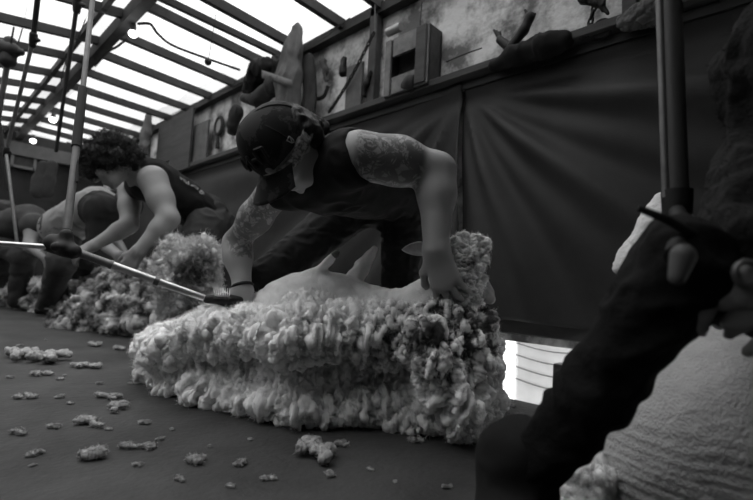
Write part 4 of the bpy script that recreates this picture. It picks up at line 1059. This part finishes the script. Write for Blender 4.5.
rod_ = cord('rope', [onX(375, -10, 1.7), onX(375, 32, 1.7)], .004, m_grey, 'rope dropping from the roof to the long diagonal chain', 'rope')
cord('wall_wire', [onX(422, 2, 1.76), onX(420, 25, 1.76)], .003, m_black, 'short dark wire on the plaster above the cabinet', 'wire')
cord('wall_wire', [onX(446, 62, 1.76), onX(465, 54, 1.76), onX(482, 48, 1.76)], .003, m_black, 'wire running along the plaster right of the cabinet', 'wire')
# small hung things
hang('work_glove', [onX(344, 60, 1.74), onX(343, 73, 1.74)], [.020, .024], m_black, 'black work glove hung on the plaster above the grey board', 'glove', 31, .004, .004, .02)
hang('rag', [onX(323, 62, 1.75), onX(325, 70, 1.75), onX(326, 80, 1.76)], [.022, .014, .010], m_cloth, 'pale crumpled rag pinned to the plaster right of the tall towel', 'rag', 32, .004, .006, .02)
cord('reaping_hook', [onX(312, 96, 1.74), onX(317, 99, 1.74), onX(324, 96, 1.74), onX(328, 86, 1.74)], .013, m_black, 'dark curved hook hanging low on the plaster beside the tall towel', 'hook')
hang('clamp_tool', [onX(370, 74, 1.74), onX(366, 84, 1.73), onX(365, 95, 1.74)], [.018, .010, .014], m_black, 'black clamp tool hanging between the grey board and the cabinet post', 'tool', 33, .004, .005, .02)
hang('bundled_cloth', [onX(406, 86, 1.70), onX(411, 83, 1.69), onX(422, 79, 1.70)], [.022, .03, .018], m_cloth_d, 'dark cloth knotted over the rail below the wooden cabinet', 'cloth', 34, .006, .008, .03)
hang('folded_jacket', [onX(494, 66, 1.70), onX(515, 56, 1.70), onX(545, 46, 1.70), onX(563, 41, 1.70)], [.022, .040, .045, .036], m_shirt, 'black jacket folded on the ledge above the seam of the tarps', 'jacket', 35, .005, .007, .04)
T = thing('glove_pair', onX(515, 50, 1.72), 'pair of black rubber gloves standing up behind the folded jacket', 'gloves')
body('glove', chain([onX(512, 46, 1.73), onX(524, 30, 1.73), onX(530, 17, 1.73)], [.022, .018, .022], .02)+[C(onX(530, 17, 1.73), onX(525+5*i, 10+2*i, 1.73), .009, .006, .004) for i in range(3)], .0035, m_black, T)
body('glove', [C(onX(510, 48, 1.74), onX(500, 40, 1.74), .022, .018, .02)]+[C(onX(500, 40, 1.74), onX(494+3*i, 30+i, 1.74), .009, .006, .004) for i in range(3)], .0035, m_black, T)
T = thing('round_disc', onX(602, 32, 1.72), 'dark round disc standing on the ledge right of the short chain', 'disc')
dc = onX(602, 29, 1.73); mb = MB(); mb.tube([dc-np.array([.008, 0, 0]), dc+np.array([.008, 0, 0])], [.038, .038], 28); mb.build('plate', m_cloth_d, T)
mb = MB(); mb.tube([dc-np.array([.012, 0, 0]), dc], [.016, .018], 20); mb.build('hub', m_dullsteel, T)
ball('iron_weight', onX(583, 36, 1.72), .018, m_black, None); tag(bpy.data.objects['iron_weight'], 'small dark round weight on the ledge at the foot of the short chain', 'weight')
hang('clamp_tool', [onX(584, -2, 1.70), onX(600, 2, 1.70), onX(608, 14, 1.70)], [.020, .012, .008], m_black, 'dark tool hanging at the top edge beside the short chain', 'tool', 38, .004, .005, .02)
o = body('wool_bundle', [C(onX(628, 22, 1.71), onX(654, 10, 1.71), .032, .05, .03)], .004, m_cloth, None, disp=wool_disp(RB, [(.03, .01, (1, 1, 1)), (.01, .005, (1, 1, 1))], 7)); tag(o, 'pale bundle on the ledge just left of the near downtube', 'bundle')
# things at the far end
m_fr = mat('frame_wood', .12, .7)
p0 = onY(14, 148, Y1-.1); p1 = onY(35, 169, Y1-.1)
T = thing('picture_frame', [(p0[0]+p1[0])/2, Y1-.1, p1[2]], 'dim framed picture on the dark end wall', 'picture')
mb = MB(); cx_ = (p0[0]+p1[0])/2; cz_ = (p0[2]+p1[2])/2; ww = abs(p0[0]-p1[0]); hh = abs(p0[2]-p1[2])
for sx in (-1, 1): mb.box((cx_+sx*ww/2, Y1-.05, cz_), (.03, .04, hh+.03)); mb.box((cx_, Y1-.05, cz_+sx*hh/2), (ww, .04, .03))
mb.build('frame', m_fr, T); mb = MB(); mb.box((cx_, Y1-.03, cz_), (ww, .01, hh)); mb.build('print', mat('dim_print', .05, .6, c2=.012, scale=9), T)
for (x, lab) in ((40, 'pale trousers hanging on the end wall, left one of the pair'), (49, 'pale trousers hanging on the end wall, right one of the pair')):
    p = [onY(x+3, 165, 5.9), onY(x, 180, 5.9), onY(x-3, 192, 5.9)]
    hang('hanging_trousers', p, [.05, .058, .062], m_cloth_d, lab, 'trousers', x, .012, .012, .08, (np.array([0, 1., 0]), 2.))
for i, (x, y, r, lab) in enumerate(((5, 190, .16, 'pale sack at the foot of the end wall, leftmost'), (26, 190, .13, 'grey sack at the foot of the end wall, beside the leftmost one'))):
    p = onY(x, y, 6.4); p[2] = 1.0; q_ = p.copy(); q_[2] = .86
    z0 = D(0, 0, 0)
    o = body('grain_sack', [C(q_, p+RT*.03, r*.8, r*.7, .05)], .015, m_cloth_d, None, disp=wrinkle(.02, .09, (1, 1, 1), i)); tag(o, lab, 'sack')
mb = MB(); mb.box((.3, 6.45, .37), (1.7, .5, .74), bev=.01); o = mb.build('storage_crate', m_end, None); tag(o, 'long dark crate against the end wall carrying the sacks', 'crate')

# ------------------------------------------------------------------ scraps of wool on the floor
m_scrap = mat('wool_scrap', .36, 1., var=.3, scale=60, bump=.4, bscale=150, spec=0)
def scrap_mesh(seed, a, b, hgt, lumps=8):
    r = np.random.default_rng(seed); pr = []
    for i in range(lumps):
        u = (i/(lumps-1)-.5)*2 if lumps > 1 else 0
        c = np.array([a*.8*u*(.6+.4*r.random()), b*r.normal()*.9, hgt*.4]); d = c+np.array([r.normal()*a*.35, r.normal()*b*.6, hgt*.2*r.random()])
        pr.append(C(c, d, hgt*(.38+.2*r.random()), hgt*.3, hgt*.5))
    V, Q = sdf(pr, max(.0018, hgt*.12), [((0, 0, 0), (0, 0, -1))]); V = relax(V, Q, 1)
    V = wool_disp(np.eye(3), [(hgt*.8, hgt*.30, (1, 1, 1)), (hgt*.35, hgt*.15, (1, 1, 1))], seed)(V, Q)
    V[:, 2] -= V[:, 2].min()
    n = normals(V, Q); cnt = 450; ix = r.integers(0, len(V), cnt); ln = min(hgt*.6, .006); d = n[ix]*np.array([1, 1, .5])+r.normal(size=(cnt, 3))*.7
    d /= np.linalg.norm(d, axis=1)[:, None]; w = np.cross(d, r.normal(size=(cnt, 3))); w *= .0005/np.linalg.norm(w, axis=1)[:, None]
    e = V[ix]+d*ln*(.3+r.random(cnt))[:, None]; e[:, 2] = np.maximum(e[:, 2], .0004); e2 = e+np.array([d[:, 1], -d[:, 0], d[:, 2]*0]).T*ln*.4; e2[:, 2] = np.maximum(e2[:, 2], .0004)
    A = np.stack([V[ix]-w, V[ix]+w, e+w, e-w, e2+w*.3, e2-w*.3], 1).reshape(-1, 3); b0 = len(V)+np.arange(cnt)*6
    Q = np.concatenate([Q, np.stack([b0, b0+1, b0+2, b0+3], 1), np.stack([b0+3, b0+2, b0+4, b0+5], 1)]); return np.concatenate([V, A]), Q
def scrap(px, py, wpx, hpx, seed, label, cat='wool', rot=0, group=None, name='wool_tuft'):
    p = onZ(px, py, 0); t = (p-CAM)@FW; a = wpx/2*t/F
    hgt = max(.004, min(a*.6, hpx*.38*t/F)); V, Q = scrap_mesh(seed, a, hgt*1.1, hgt)
    ca, sa = math.cos(rot), math.sin(rot); RR = np.stack([RT*ca+FW*sa, FW*ca-RT*sa, UP])
    o = link_mesh(name, V@RR+p+UP*.001, Q, m_scrap, None); return tag(o, label, cat, group)
scrap(315, 456, 34, 26, 101, 'plump pale tuft of wool lying alone in front of the fleece', rot=1.1)
scrap(30, 362, 66, 22, 102, 'long ragged strip of wool on the floor at the left, largest loose piece')
scrap(90, 368, 32, 10, 103, 'flat pale tuft of wool right of the long ragged strip')
scrap(93, 459, 24, 18, 104, 'crumpled grey tuft of wool at the bottom left, nearest big one', rot=.5)
scrap(87, 424, 30, 12, 105, 'straggly dark tuft of wool midway along the left floor')
scrap(18, 434, 16, 8, 106, 'small oval tuft near the left edge of the floor')
scrap(28, 398, 22, 8, 107, 'pale tuft with a wisp, left floor above the small oval one')
scrap(195, 463, 18, 11, 108, 'round grey tuft between the fleece and the bottom edge')
scrap(128, 448, 18, 9, 109, 'pale tuft with a dark speck in the middle of the left floor')
scrap(150, 448, 14, 8, 110, 'little tuft just right of the one with a dark speck')
scrap(268, 480, 18, 6, 111, 'flat dark flake of wool near the bottom edge')
scrap(180, 480, 12, 6, 112, 'tiny dark flake left of the flat one at the bottom edge')
scrap(118, 409, 22, 12, 113, 'pale tuft close to the left tip of the big fleece')
scrap(108, 398, 26, 9, 114, 'wispy tuft touching the left tip of the big fleece')
scrap(340, 446, 16, 8, 115, 'small tuft at the foot of the fleece right of the plump pale one')
scrap(416, 442, 20, 8, 116, 'thin low wisp under the right half of the fleece')
scrap(490, 414, 14, 16, 117, 'fluffy tuft standing beside the right end of the fleece')
scrap(38, 376, 14, 8, 118, 'pale round tuft right below the long ragged strip')
scrap(95, 346, 14, 8, 119, 'white tuft on the floor below the grey fleece heap')
scrap(118, 350, 12, 7, 120, 'pale tuft right of the white one below the grey heap')
scrap(447, 488, 12, 5, 121, 'tiny flake of wool near the bottom edge under the fleece end')
src = scrap(60, 380, 7, 4, 130, 'small scrap of wool scattered on the bare floor', group='tiny wool scraps on the floor')
r_ = np.random.default_rng(4)
spots = [(500, 406), (507, 412), (514, 407), (503, 420), (511, 423), (497, 427), (520, 416), (505, 432), (495, 436), (517, 428), (35, 455), (33, 466), (138, 466), (145, 424), (172, 430), (100, 384), (70, 404), (60, 398), (10, 378), (46, 340), (20, 346), (160, 440), (210, 447), (240, 465), (370, 470), (395, 482), (130, 384), (250, 440), (65, 376), (108, 430), (54, 428), (230, 487), (330, 476)]
for i, (x, y) in enumerate(spots):
    c = src.copy(); COL.objects.link(c); c.location = Vector(onZ(x, y, 0)); c.rotation_euler = (0, 0, r_.random()*6.28); k = .4+.8*r_.random(); c.scale = (k, k, k)
